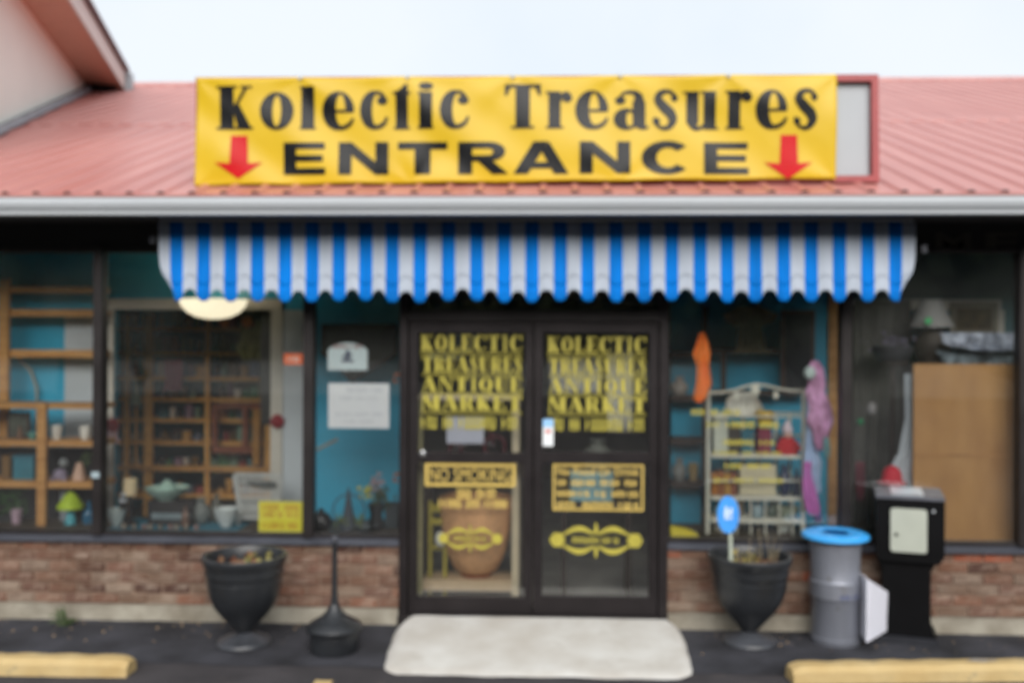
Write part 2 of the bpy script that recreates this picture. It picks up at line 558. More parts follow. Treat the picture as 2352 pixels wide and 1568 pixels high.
# the overlap of the two courses of roof sheets
d_ = FWD + UP * ((PY - 284) / F)
t_ = (EZ - SL * EY - CAM.z + SL * CAM.y) / (d_.z - SL * d_.y)
ly = CAM.y + d_.y * t_
MB().extrude_x([(ly, EZ + SL * (ly - EY) + 0.002), (ly, EZ + SL * (ly - EY) + 0.012), (ly + 0.3, EZ + SL * (ly + 0.3 - EY) + 0.006), (ly + 0.3, EZ + SL * (ly + 0.3 - EY) + 0.002)], -9, 9).build('sheet_lap', M_roof, shop)

# mullions and window panes
def mullion(px0, px1, z0=ZSILL + 0.012, z1=ZHEAD + 0.004, y0=-0.045, y1=0.06, m=M_bronze):
    a, b = at(px0, 950, 0).x, at(px1, 950, 0).x
    MB().box(a, b, y0, y1, z0, z1).build('mullion', m, shop)
    return a, b
mu = [mullion(-262, -240), mullion(219, 239), mullion(699, 722), mullion(1929, 1952), mullion(2336, 2360)]
DFL = (DL, at(938, 1060, 0).x)
DFR = (at(1513, 1060, 0).x, DR)
ZDT = at(1225, 737, 0).z                     # underside of the door head
for a, b in (DFL, DFR):
    MB().box(a, b, -0.06, 0.07, 0.0, ZHEAD + 0.004).build('door_frame', M_doorframe, shop)
MB().box(DFL[1], DFR[0], -0.05, 0.06, ZDT, at(1225, 713, 0).z).build('door_frame', M_bronze, shop)
bays = [(mu[0][1], mu[1][0]), (mu[1][1], mu[2][0]), (mu[2][1], DFL[0]), (DFR[1], mu[3][0]), (mu[3][1], mu[4][0]), (XL, mu[0][0]), (mu[4][1], XR)]
for a, b in bays:
    MB().box(a, b, 0.0, 0.006, ZSILL + 0.014, ZHEAD).build('window_pane', M_glass, shop)
    MB().box(a, b, -0.02, 0.045, ZHEAD - 0.035, ZHEAD + 0.002).build('window_frame', M_bronze, shop)
    MB().box(a, b, -0.02, 0.045, ZSILL + 0.012, ZSILL + 0.04).build('window_frame', M_bronze, shop)
MB().box(DFL[1], DFR[0], 0.0, 0.006, at(1225, 713, 0).z, ZHEAD).build('window_pane', M_glass, shop)
MB().box(DL, DR, -0.12, 0.14, 0.02, 0.085).build('door_sill', M_bronze, shop)

# lettering helpers -------------------------------------------------
def text_mesh(body, x0, x1, z0, z1, Y, m, name='lettering', parent=None, bold=0.03, thick=0.002):
    cu = bpy.data.curves.new(name, 'FONT')
    cu.body = body
    cu.offset = bold
    cu.resolution_u = 3
    o = bpy.data.objects.new('tmp', cu)
    S.collection.objects.link(o)
    dg = bpy.context.evaluated_depsgraph_get()
    me = bpy.data.meshes.new_from_object(o.evaluated_get(dg))
    bpy.data.objects.remove(o)
    bpy.data.curves.remove(cu)
    xs = [v.co.x for v in me.vertices]
    ys = [v.co.y for v in me.vertices]
    a, b, c, d = min(xs), max(xs), min(ys), max(ys)
    for v in me.vertices:
        v.co = Vector((x0 + (v.co.x - a) / (b - a) * (x1 - x0), Y, z0 + (v.co.y - c) / (d - c) * (z1 - z0)))
    me.materials.clear()
    me.materials.append(m)
    me.name = name
    return link(name, me, parent)

def scribble(x0, x1, z0, z1, Y, m, name='lettering', parent=None, words=(3, 5, 4), seed=1):
    """a line of lettering too blurred to read: strokes grouped into words"""
    rnd = random.Random(seed)
    n = sum(words) + len(words) - 1
    cw = (x1 - x0) / n
    mb, x = MB(), x0
    h = z1 - z0
    for w in words:
        for k in range(w):
            t = rnd.randint(0, 3)
            s = cw * 0.26
            mb.add([(x, Y, z0), (x + s, Y, z0), (x + s, Y, z1), (x, Y, z1)], [(0, 1, 2, 3)])
            if t != 1:
                mb.add([(x + cw * .55, Y, z0), (x + cw * .55 + s, Y, z0), (x + cw * .55 + s, Y, z1), (x + cw * .55, Y, z1)], [(0, 1, 2, 3)])
            zz = z0 + h * (0.0, 0.4, 0.8, 0.4)[t]
            mb.add([(x + s, Y, zz), (x + cw * .6, Y, zz), (x + cw * .6, Y, zz + h * .2), (x + s, Y, zz + h * .2)], [(0, 1, 2, 3)])
            x += cw
        x += cw
    return kind(mb.build(name, m, parent), 'stuff')

# glyph pieces in a unit box ------------------------------------------
def G_rect(a, b, c, d):
    return [[(a, c), (b, c), (b, d), (a, d)]]
def G_ell(cx, cy, rx, ry, n=20):
    return [[(cx + rx * math.cos(2 * PI * i / n), cy + ry * math.sin(2 * PI * i / n)) for i in range(n)]]
def G_ring(cx, cy, rx, ry, ix, iy, irx, iry, a0=0, a1=360, n=36):
    out = []
    for i in range(n):
        t0, t1 = R(a0 + (a1 - a0) * i / n), R(a0 + (a1 - a0) * (i + 1) / n)
        o0, o1 = (cx + rx * math.cos(t0), cy + ry * math.sin(t0)), (cx + rx * math.cos(t1), cy + ry * math.sin(t1))
        i0, i1 = (ix + irx * math.cos(t0), iy + iry * math.sin(t0)), (ix + irx * math.cos(t1), iy + iry * math.sin(t1))
        out.append([o0, o1, i1, i0])
    return out
def G_rib(pts, wd, asp=1.0, n=6):
    P_, W_ = [], []
    m = len(pts)
    for i in range(m - 1):
        p0, p1, p2, p3 = (Vector(pts[max(0, i - 1)]), Vector(pts[i]), Vector(pts[i + 1]), Vector(pts[min(m - 1, i + 2)]))
        for k in range(n):
            t = k / n
            P_.append(0.5 * (2 * p1 + (p2 - p0) * t + (2 * p0 - 5 * p1 + 4 * p2 - p3) * t * t + (3 * p1 - p0 - 3 * p2 + p3) * t ** 3))
            W_.append(wd[i] + (wd[i + 1] - wd[i]) * t)
    P_.append(Vector(pts[-1]))
    W_.append(wd[-1])
    L_, R_ = [], []
    for i, p_ in enumerate(P_):
        t = P_[min(i + 1, len(P_) - 1)] - P_[max(i - 1, 0)]
        t = Vector((t.x * asp, t.y))
        nn = Vector((-t.y, t.x)).normalized() * W_[i] / 2
        nn = Vector((nn.x / asp, nn.y))
        L_.append(tuple(p_ + nn))
        R_.append(tuple(p_ - nn))
    return [[L_[i], L_[i + 1], R_[i + 1], R_[i]] for i in range(len(P_) - 1)]
def glyph(ch, A):
    """pieces of a letter; A is its width divided by its height (so that strokes keep their weight)"""
    s = 0.40 / max(A, .35) * 0.8
    if ch == 'K':
        return G_rect(.10, .48, 0, 1) + G_rect(0, .58, 0, .05) + G_rect(0, .58, .95, 1) + G_rib([(.44, .40), (.66, .72), (.84, .97)], [.07, .07, .07], A) \
            + G_rect(.68, 1, .95, 1) + [[(.44, .50), (.58, .66), (.98, .02), (.60, .02)]] + G_rect(.54, 1.03, 0, .05)
    if ch == 'o':
        return G_ring(.5, .5, .5, .5, .5, .5, .13, .41)
    if ch == 'l':
        return G_rect(.09, .91, 0, 1) + G_rect(0, 1, 0, .05) + G_rect(0, .09, .955, 1)
    if ch == 'e':
        return G_ring(.5, .5, .5, .5, .57, .53, .15, .40, 0, 270) + G_rib([(.52, .05), (.72, .08), (.88, .17), (.97, .30)], [.11, .11, .1, .06], A) + G_rect(.42, .985, .45, .52)
    if ch == 'c':
        return G_ring(.5, .5, .5, .5, .62, .5, .19, .42, 90, 270) + G_rib([(.5, .955), (.72, .93), (.86, .82)], [.09, .09, .1], A) + G_ell(.80, .74, .19, .11) \
            + G_rib([(.52, .05), (.72, .08), (.88, .17), (.97, .32)], [.11, .11, .1, .06], A)
    if ch == 't':
        return G_rect(.16, .88, 0, .83) + [[(.16, .83), (.88, .83), (.88, 1), (.72, 1), (.40, .88)]] + G_rect(0, 1.04, .775, .83) + G_rect(.06, 1, 0, .05)
    if ch == 'i':
        return G_rect(.09, .91, 0, .79) + G_rect(0, 1, 0, .05) + G_rect(0, .2, .74, .79) + G_ell(.5, .92, .46, .08)
    if ch == 'r':
        return G_rect(.10, .56, 0, 1) + G_rect(0, .68, 0, .05) + G_rect(0, .2, .94, 1) + G_rib([(.5, .7), (.62, .90), (.78, .95), (.9, .9)], [.07, .09, .1, .1], A) + G_ell(.81, .83, .19, .12)
    if ch == 'T':
        return G_rect(.30, .70, 0, 1) + G_rect(0, 1, .93, 1) + [[(0, .76), (.05, .74), (.15, .93), (0, .93)], [(1, .76), (1, .93), (.85, .93), (.95, .74)]] + G_rect(.18, .82, 0, .05)
    if ch == 'a':
        return G_rect(.54, .90, .06, .72) + G_rib([(.17, .80), (.30, .94), (.55, .96), (.70, .85), (.72, .66)], [.06, .08, .10, .22, .30], A) + G_ell(.19, .75, .15, .10) \
            + G_ring(.36, .27, .36, .28, .46, .27, .10, .19) + G_rib([(.72, .12), (.84, .04), (1.0, .07)], [.2, .09, .05], A)
    if ch == 's':
        return G_rib([(.90, .72), (.80, .90), (.55, .97), (.30, .90), (.24, .75), (.45, .57), (.70, .40), (.78, .22), (.62, .05), (.38, .03), (.15, .14), (.08, .30)],
                     [.07, .09, .10, .17, .22, .26, .26, .22, .13, .09, .07, .06], A) + G_ell(.85, .80, .13, .09) + G_ell(.17, .20, .14, .09)
    if ch == 'u':
        return G_rect(.10, .44, .16, 1) + G_rect(0, .15, .95, 1) + G_rib([(.27, .22), (.32, .06), (.46, .03), (.62, .12)], [.34, .16, .10, .08], A) + G_rect(.58, .92, 0, 1) + G_rect(.48, .6, .95, 1) + G_rect(.9, 1, 0, .05)
    if ch == 'E':
        return G_rect(0, .30, 0, 1) + G_rect(.30, .98, .80, 1) + G_rect(.30, .94, .41, .60) + G_rect(.30, 1, 0, .20)
    if ch == 'N':
        return G_rect(0, .26, 0, 1) + G_rect(.74, 1, 0, 1) + [[(.26, 1), (.26, .62), (.74, 0), (.74, .38)]]
    if ch == 'R':
        return G_rect(0, .28, 0, 1) + G_rect(.28, .62, .80, 1) + G_rect(.28, .62, .40, .58) + G_ring(.62, .70, .32, .30, .60, .69, .10, .11, -90, 90, 14) + [[(.40, .40), (.66, .44), (1, 0), (.68, 0)]]
    if ch == 'A':
        return [[(0, 0), (.26, 0), (.55, .80), (.62, 1), (.36, 1)], [(.74, 0), (1, 0), (.64, 1), (.50, .72)], [(.20, .17), (.80, .17), (.75, .36), (.25, .36)]]
    if ch == 'C':
        return G_ring(.5, .5, .5, .5, .52, .5, .23, .30, 42, 318, 40)
    if ch == 'J':       # block T
        return G_rect(.34, .66, 0, .8) + G_rect(0, 1, .78, 1)
    return []
def capital(ch):
    """high-contrast serif capitals for the window lettering"""
    st = lambda a, b: G_rect(a, b, 0, 1) + G_rect(a - .06, b + .06, 0, .07) + G_rect(a - .06, b + .06, .93, 1)
    if ch == 'K':
        return glyph('K', 1)
    if ch in 'OQ':
        q = [[(.48, .18), (.62, .22), (1.0, -.14), (.80, -.14)]] if ch == 'Q' else []
        return G_ring(.5, .5, .5, .5, .5, .5, .17, .42) + q
    if ch == 'L':
        return st(.06, .46) + G_rect(.46, .95, 0, .07) + [[(.84, .07), (1, 0), (1, .34), (.95, .34)]]
    if ch == 'E':
        return st(.06, .46) + G_rect(.46, .95, 0, .07) + G_rect(.46, .93, .93, 1) + G_rect(.46, .74, .46, .53) + [[(.84, .07), (1, 0), (1, .32), (.95, .32)], [(.83, .93), (.93, .70), (.98, .70), (.98, 1)]] + G_rect(.70, .76, .36, .64)
    if ch == 'C':
        return G_ring(.5, .5, .5, .5, .60, .5, .20, .43, 60, 300) + [[(.74, .90), (.95, .64), (1, .64), (1, 1), (.93, 1)], [(.72, .06), (.80, .04), (1, .24), (.95, .30)]]
    if ch == 'T':
        return glyph('T', 1)
    if ch == 'I':
        return st(.25, .75)
    if ch == 'R':
        return st(.06, .42) + G_rect(.42, .60, .93, 1) + G_rect(.42, .60, .47, .54) + G_ring(.58, .735, .34, .265, .52, .735, .14, .20, -90, 90, 14) + [[(.46, .50), (.74, .52), (1.02, 0), (.68, 0)]]
    if ch == 'A':
        return [[(.30, 1), (.62, 1), (1.0, .04), (.62, .04)], [(.34, .96), (.42, .96), (.14, .04), (.06, .04)]] + G_rect(.20, .66, .30, .37) + G_rect(-.04, .26, 0, .06) + G_rect(.54, 1.04, 0, .06)
    if ch == 'S':
        return glyph('s', .8)
    if ch == 'U':
        return G_rect(.08, .46, .22, 1) + G_rect(0, .54, .93, 1) + G_ring(.47, .28, .39, .28, .60, .28, .18, .20, 180, 360, 16) + G_rect(.78, .86, .28, 1) + G_rect(.66, 1, .93, 1)
    if ch == 'N':
        return G_rect(.10, .18, 0, 1) + [[(.10, 1), (.42, 1), (.90, 0), (.78, 0)]] + G_rect(.82, .90, 0, 1) + G_rect(0, .30, 0, .06) + G_rect(.70, 1.02, .94, 1)
    if ch == 'M':
        return G_rect(.06, .13, 0, 1) + [[(.06, 1), (.34, 1), (.56, .2), (.48, 0)], [(.48, 0), (.56, .18), (.74, 1), (.68, 1)]] + G_rect(.64, .94, 0, 1) + G_rect(0, .22, 0, .06) + G_rect(.56, 1.02, 0, .06) + G_rect(.6, 1.02, .94, 1)
    return []
WD = {'I': .5, 'M': 1.35, 'N': 1.1, 'L': .85, 'E': .88, 'S': .75, 'K': 1.05, 'O': 1.02, 'Q': 1.02, 'A': 1.05}
def serif_row(text, x0, x1, z0, z1, Y, m, parent):
    tot = sum(WD.get(c, 1.0) for c in text) + 0.16 * (len(text) - 1)
    u = (x1 - x0) / tot
    mb, x, lift = MB(), x0, 0
    for c in text:
        w_ = WD.get(c, 1.0) * u
        for i, poly in enumerate(capital(c)):
            y = Y - 0.00012 * (i % 7)
            mb.add([(x + a * w_, y, z0 + b * (z1 - z0)) for a, b in poly], [tuple(range(len(poly)))])
        x += w_ + 0.16 * u
    return kind(mb.build('lettering', m, parent), 'stuff')

# doors ----------------------------------------------------------------
ZDB = 0.088
def make_door(pxa, pxb, gxa, gxb):
    xa, xb = at(pxa, 1060, 0).x, at(pxb, 1060, 0).x
    ga, gb = at(gxa, 1060, 0).x, at(gxb, 1060, 0).x
    gz0, gz1 = at((pxa + pxb) / 2, 1368, 0).z, at((pxa + pxb) / 2, 764, 0).z
    d = MB()                                   # one welded frame round the glass
    zt = ZDT - 0.004
    ov = [(xa, ZDB), (xb, ZDB), (xb, zt), (xa, zt)]
    iv = [(ga, gz0), (gb, gz0), (gb, gz1), (ga, gz1)]
    vs = [(x, y, z) for y in (-0.025, 0.02) for x, z in ov + iv]
    fs = []
    for i in range(4):
        j = (i + 1) % 4
        fs += [(i, j, 4 + j, 4 + i), (8 + i, 12 + i, 12 + j, 8 + j), (i, 8 + i, 8 + j, j), (4 + i, 4 + j, 12 + j, 12 + i)]
    o = d.add(vs, fs).build('door', M_doorframe, shop)
    MB().box(ga, gb, -0.004, 0.002, gz0, gz1).build('glass_pane', M_glass, o)
    zr0, zr1 = at(pxa, 1060, 0).z, at(pxa, 1036, 0).z
    MB().box(ga, gb, -0.022, -0.006, zr0, zr1).build('door_rail', M_doorframe, o)
    MB().tube([(ga + .01, 0.06, (zr0 + zr1) / 2), (gb - .01, 0.06, (zr0 + zr1) / 2)], 0.016).build('push_bar', M_sill, o)
    return o
doorL = make_door(940, 1223, 960, 1206)
doorR = make_door(1226, 1512, 1246, 1491)
M_chrome = mat('chrome', (0.75, 0.76, 0.78), rough=0.25, metal=1.0, var=0.03)
k = MB()
c = at(971, 1041, -0.03)
k.lathe([(0.0, 0), (0.030, 0.0), (0.030, 0.006), (0.024, 0.016), (0.0, 0.02)], (0, 0, 0), n=20)
k.v = [(c.x + x, c.y - z, c.z + y) for x, y, z in k.v]
k.build('door_lock', M_chrome, doorL)
YT = -0.008
rows = [('KOLECTIC', 966, 1199, 769, 806), ('TREASURES', 970, 1199, 819, 855), ('ANTIQUE', 970, 1199, 866, 899), ('MARKET', 968, 1199, 909, 942)]
for door, dx, dy in ((doorL, 0, 0), (doorR, 291, 4)):
    for s, a, b, t0, t1 in rows:
        x0, x1, z0, z1 = rect(a + dx, b + dx - (6 if dx else 0), t0 + dy, t1 + dy, YT)
        serif_row(s, x0, x1, z0, z1, YT, M_letter, door)
        MB().box(x0, x1, YT - 0.001, YT, z0 - 0.022, z0 - 0.014).build('underline', M_letter, door)
    x0, x1, z0, z1 = rect(968 + dx, 1190 + dx, 957 + dy, 985 + dy, YT)
    scribble(x0, x1, z0, z1, YT, M_letter, parent=door, words=(3, 2, 7, 3), seed=4)
# lower plaques
x0, x1, z0, z1 = rect(976, 1184, 1064, 1116, YT)
b = MB()
t = 0.022
b.box(x0, x1, YT - .001, YT, z0, z0 + t).box(x0, x1, YT - .001, YT, z1 - t, z1)
b.box(x0, x0 + t, YT - .001, YT, z0 + t, z1 - t).box(x1 - t, x1, YT - .001, YT, z0 + t, z1 - t)
b.build('lettering_border', M_gold, doorL)
text_mesh('NO SMOKING', x0 + .035, x1 - .035, z0 + .034, z1 - .034, YT, M_gold, parent=doorL, bold=0.0)
for (a, bb, c0, c1, w, sd) in ((1050, 1140, 1122, 1144, (3, 4), 2), (1008, 1166, 1146, 1166, (5, 3, 5), 3)):
    x0, x1, z0, z1 = rect(a, bb, c0, c1, YT)
    scribble(x0, x1, z0, z1, YT, M_gold, parent=doorL, words=w, seed=sd)
x0, x1, z0, z1 = rect(1270, 1478, 1066, 1172, YT)
b = MB()
t = 0.014
b.box(x0, x1, YT - .001, YT, z0, z0 + t).box(x0, x1, YT - .001, YT, z1 - t, z1)
b.box(x0, x0 + t, YT - .001, YT, z0 + t, z1 - t).box(x1 - t, x1, YT - .001, YT, z0 + t, z1 - t)
b.build('lettering_border', M_gold, doorR)
hh = z1 - z0
text_mesh('No Food Or Drink', x0 + .03, x1 - .03, z1 - hh * .24, z1 - hh * .07, YT, M_gold, parent=doorR, bold=0.015)
for i, w in enumerate(((2, 5, 4, 3), (6, 2, 5), (4, 6, 4))):
    scribble(x0 + .03, x1 - .03, z1 - hh * (.47 + .24 * i), z1 - hh * (.33 + .24 * i), YT, M_gold, parent=doorR, words=w, seed=10 + i)
def ornate(px, py, w, h, door, solid):
    c = at(px, py, YT)
    sx, sz = w / 2 / ppm(YT), h / 2 / ppm(YT)
    mb = MB()
    for sgn in (-1, 1):
        n = 6
        cx, r = c.x + sgn * sx * .82, sx * .17
        pts = [(cx + r * math.cos(2 * PI * i / n), c.z + r * 1.0 * math.sin(2 * PI * i / n)) for i in range(n)]
        mb.add([(x, YT, z) for x, z in pts], [tuple(range(n))])
        for up in (-1, 1):                         # the two curved bands of each side
            m = 14
            vs, fs = [], []
            for i in range(m + 1):
                t = i / m
                xx = c.x + sgn * sx * (0.04 + 0.66 * t)
                mid = sz * (0.34 + 0.32 * math.sin(PI * min(1, t * 1.05)) ** 1.0)
                wd2 = sz * (0.06 + 0.10 * math.sin(PI * t))
                vs += [(xx, YT, c.z + up * (mid - wd2)), (xx, YT, c.z + up * (mid + wd2))]
            for i in range(m):
                fs.append((2 * i, 2 * i + 2, 2 * i + 3, 2 * i + 1))
            mb.add(vs, fs)
    for up in (-1, 1):
        mb.add([(c.x - sx * .05, YT - .0005, c.z + up * sz * .4), (c.x + sx * .05, YT - .0005, c.z + up * sz * .4), (c.x + sx * .02, YT - .0005, c.z + up * sz), (c.x - sx * .02, YT - .0005, c.z + up * sz)], [(0, 1, 2, 3)])
    mb.build('ornament', M_letter, door)
    scribble(c.x - sx * .5, c.x + sx * .5, c.z - sz * .17, c.z + sz * .17, YT - .001, M_letter, parent=door, words=(8,), seed=5)
ornate(1080, 1236, 150, 62, doorL, True)
ornate(1369, 1240, 216, 80, doorR, False)
# bronze letters on the black header, right of the awning
for s, a, b in (('M', 2148, 2232), ('E', 2262, 2340)):
    x0, x1, z0, z1 = rect(a, b, 534, 580, -0.012)
    o = text_mesh(s, x0, x1, z0, min(z1, ZSOF - .01), -0.012, M_headletter, name='header_letter', parent=shop)

# inside: a shallow glazed porch, the teal wall behind it and a deeper room
YB = 1.0
FL, CE = 0.09, 2.82
MB().box(XL, XR, 0.141, 7.0, FL - 0.08, FL).build('interior_floor', M_floor, shop)
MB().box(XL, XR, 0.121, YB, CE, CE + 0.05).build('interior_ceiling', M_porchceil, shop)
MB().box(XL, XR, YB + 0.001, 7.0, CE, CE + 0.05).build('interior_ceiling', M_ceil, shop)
MB().box(XL, XR, 7.0, 7.1, FL, CE).build('interior_wall', M_room, shop, )
MB().box(XL - .1, XL, 0.0, 7.1, FL, CE + .05).build('interior_wall', M_teal, shop)
MB().box(XR, XR + .1, 0.0, 7.1, FL, CE + .05).build('interior_wall', M_teal, shop)
# display platforms behind the windows
M_plat = mat('display platform', srgb((84, 74, 62)), rough=0.6, var=0.2)
for (x0, x1) in ((XL + .01, DL - .02), (DR + .02, XR - .01)):
    MB().box(x0, x1, 0.142, 0.72, FL + 0.002, ZSILL + 0.01).build('display_platform', M_plat, shop)
# teal wall with its two openings: the white framed one and the passage behind the doors
ox0, ox1, oz0, oz1 = rect(258, 622, 710, 1235, YB)
px0, px1, _, pz1 = rect(922, 1542, 640, 1300, YB)
rx0, rx1, rz0, rz1 = rect(1972, 2290, 712, 1235, YB)
w = MB()
for a, b, c, d in ((XL, ox0, FL, CE), (ox0, ox1, oz1, CE), (ox0, ox1, FL, oz0), (ox1, px0, FL, CE), (px0, px1, pz1, CE), (px1, at(1912, 950, YB).x, FL, CE)):
    w.box(a, b, YB, YB + 0.1, c, d)
w2 = MB()
for a, b, c, d in ((at(1912, 950, YB).x, rx0, FL, CE), (rx0, rx1, rz1, CE), (rx0, rx1, FL, rz0), (rx1, XR, FL, CE)):
    w2.box(a, b, YB, YB + 0.1, c, d)
w2.build('interior_wall', M_darkteal, shop)
w.build('interior_wall', M_teal, shop)
def trim(a, b, c, d, Y0=YB - 0.03, m=M_trim, name='trim_board'):
    x0, x1, z0, z1 = rect(a, b, c, d, YB - 0.03)
    MB().box(x0, x1, Y0, YB - 0.001, z0, z1).build(name, m, shop)
trim(246, 646, 686, 711)
trim(246, 259, 711.5, 1236)
trim(621, 648, 711.5, 1236)
trim(649, 716, 712, 1300, m=M_greywall, name='wall_panel', Y0=YB - 0.02)
trim(146, 245, 724, 1300, m=M_greywall, name='wall_panel', Y0=YB - 0.02)
trim(1958, 2300, 688, 711)
trim(1955, 1971, 712, 1236)
trim(2291, 2306, 712, 1236)
trim(1903, 1924, 640, 1260, m=M_pine)

# ------------------------------------------------------------------ neighbouring building whose eave comes down behind the roof
def on_roof(px, py):
    d = FWD + RT * ((px - PX) / F) + UP * ((PY - py) / F)
    t = (EZ - SL * EY - CAM.z + SL * CAM.y) / (d.z - SL * d.y)
    return CAM + d * t
A = on_roof(0, 306)
dirw = (FWD + RT * ((640 - PX) / F)).normalized()
dirw.z = 0
dirw.normalize()
nrm = Vector((dirw.y, -dirw.x, 0))
def on_wall(px, py, off=0.0):
    d = FWD + RT * ((px - PX) / F) + UP * ((PY - py) / F)
    return CAM + d * ((A + nrm * off - CAM).dot(nrm) / d.dot(nrm))
far = on_wall(200, 200)
ZE = far.z
s1 = (far - A).dot(dirw)                    # along the wall, from A
s0 = -2.6
q = gnd(284, 208, ZE)
OV = (q - A).dot(nrm)
sE = (q - A).dot(dirw)
FH = on_wall(304, 204, OV).z - ZE           # fascia height
FH = max(0.12, min(0.3, FH))
gb = thing('neighbour_building', 'pale building with a deep brown soffit and white fascia rising behind the red roof', 'building', (A.x, A.y, 0))
def P(s_, off, z):
    q_ = A + dirw * s_ + nrm * off
    return Vector((q_.x, q_.y, z))
def hexa(name, s_a, s_b, o_a, o_b, z_a, z_b, m):
    vs = [P(s_, o_, z) for z in (z_a, z_b) for o_ in (o_a, o_b) for s_ in (s_a, s_b)]
    return MB().add(vs, [(0, 2, 3, 1), (4, 5, 7, 6), (0, 1, 5, 4), (2, 6, 7, 3), (0, 4, 6, 2), (1, 3, 7, 5)]).build(name, m, gb)
hexa('wall', s0, s1, -4.0, 0.0, 2.0, ZE, M_siding)
hexa('soffit', s0 - 0.3, sE, -0.1, OV - 0.001, ZE, ZE + 0.03, M_soffitw)
hexa('fascia', s0 - 0.3, sE + 0.001, OV, OV + 0.03, ZE - 0.012, ZE + FH, M_fascia)
vs = []
for s_ in (s0 - 0.3, sE + 0.02):
    vs += [P(s_, OV + 0.08, ZE + FH + 0.003), P(s_, OV + 0.08, ZE + FH + 0.075), P(s_, -4.0, ZE + FH + 2.4), P(s_, -4.0, ZE + FH + 2.3)]
MB().add(vs, [(0, 1, 2, 3), (7, 6, 5, 4), (0, 4, 5, 1), (1, 5, 6, 2), (2, 6, 7, 3), (3, 7, 4, 0)]).build('roof', M_shingle, gb)
hexa('eave_shade', s1 - 0.2, sE - 0.02, -0.35, OV - 0.06, ZE - 0.7, ZE - 0.001, M_soffit)  # added dark block that paints the shade under the eave end
hexa('eave_end', sE - 0.06, sE + 0.06, OV + 0.031, OV + 0.13, ZE - 0.06, ZE + FH, M_flash)
pts = []
for i in range(13):
    s_ = s0 + (s1 + 0.1 - s0) * i / 12
    q_ = P(s_, 0.05, 0)
    pts.append(Vector((q_.x, q_.y, max(EZ - 0.3, EZ + SL * (q_.y - EY)) + 0.05)))
MB().tube(pts, 0.055, n=8).build('flashing', M_flash, gb)
# ------------------------------------------------------------------ trees added across the lot to keep bright sky out of the glass reflections
M_tree = mat('tree mass', (0.035, 0.05, 0.02), rough=0.9, var=0.5, scale=1.5)
tm = MB()
rnd = random.Random(3)
for i in range(120):
    x = -60 + 2.0 * (i % 60) + rnd.uniform(-1, 1) + (i >= 60)
    y = (-34 if i < 60 else -37) + rnd.uniform(-4, 4) + abs(x) * 0.1
    h = rnd.uniform(9, 11)
    for k in range(70):
        a, b = rnd.uniform(0, 2 * PI), rnd.uniform(0, 1)
        r = rnd.uniform(0.3, 2.6) * (1.1 - 0.6 * b)
        c = Vector((x + r * math.cos(a), y + r * math.sin(a), 0.8 + h * b))
        q = rnd.uniform(0.7, 1.4)
        ax = Vector((rnd.uniform(-1, 1), rnd.uniform(-1, 1), rnd.uniform(-1, 1))).normalized()
        bx = ax.orthogonal().normalized()
        cx = ax.cross(bx)
        tm.add([c + ax * q, c + bx * q, c - ax * q, c - bx * q, c + cx * q, c - cx * q],
               [(0, 1, 4), (1, 2, 4), (2, 3, 4), (3, 0, 4), (1, 0, 5), (2, 1, 5), (3, 2, 5), (0, 3, 5)])
kind(tm.build('added_treeline', M_tree), 'stuff')

# low wall added across the lot to give the panes a pale reflected veil
fb = thing('added_far_wall', 'long low pale wall added out of view to lay a grey reflection on the shop windows', 'wall', (0, -31, 0))
M_far = mat('pale stucco', srgb((206, 204, 196)), rough=.85, var=.15, scale=.8)
MB().box(-42, 38, -30.3, -30, 0, 1.25).build('panel', M_far, fb)
MB().box(-42.1, 38.1, -30.36, -29.94, 1.251, 1.33).build('coping', M_ledge, fb)

# ------------------------------------------------------------------ sign box and banner
YS = -0.40
sx0, sx1, sz0, sz1 = rect(449, 2018, 176, 424, YS)
tl, tr_, br, bl_ = at(449, 178, YS), at(2018, 171, YS), at(2020, 418, YS), at(449, 430, YS)
sb = thing('sign_box', 'red framed roof sign box with a blank white panel, half covered by the yellow banner', 'sign', ((sx0 + sx1) / 2, YS, sz0))
def frame_piece(a, b, c, d):
    vs = [(p_.x, y, p_.z) for y in (YS, YS + 0.2) for p_ in (a, b, c, d)]
    MB().add(vs, [(0, 1, 2, 3), (7, 6, 5, 4), (0, 4, 5, 1), (1, 5, 6, 2), (2, 6, 7, 3), (3, 7, 4, 0)]).build('frame', M_signred, sb)
fw = 0.045
vx, vz = Vector((fw, 0, 0)), Vector((0, 0, fw))
frame_piece(tl, tr_, tr_ - vz, tl - vz)
frame_piece(bl_ + vz, br + vz, br, bl_)
frame_piece(tl - vz, tl - vz + vx, bl_ + vz + vx, bl_ + vz)
frame_piece(tr_ - vz - vx, tr_ - vz, br + vz, br + vz - vx)
MB().box(tl.x + fw, tr_.x - fw, YS + 0.05, YS + 0.07, bl_.z + fw, tr_.z - fw * .9).build('panel', M_signpanel, sb)
for xx in (tl.x + 0.3, -1.2, 0.4, tr_.x - 0.3):
    MB().box(xx - .02, xx + .02, YS + 0.04, YS + 0.16, bl_.z - 0.16, bl_.z + 0.01).build('leg', M_signred, sb)

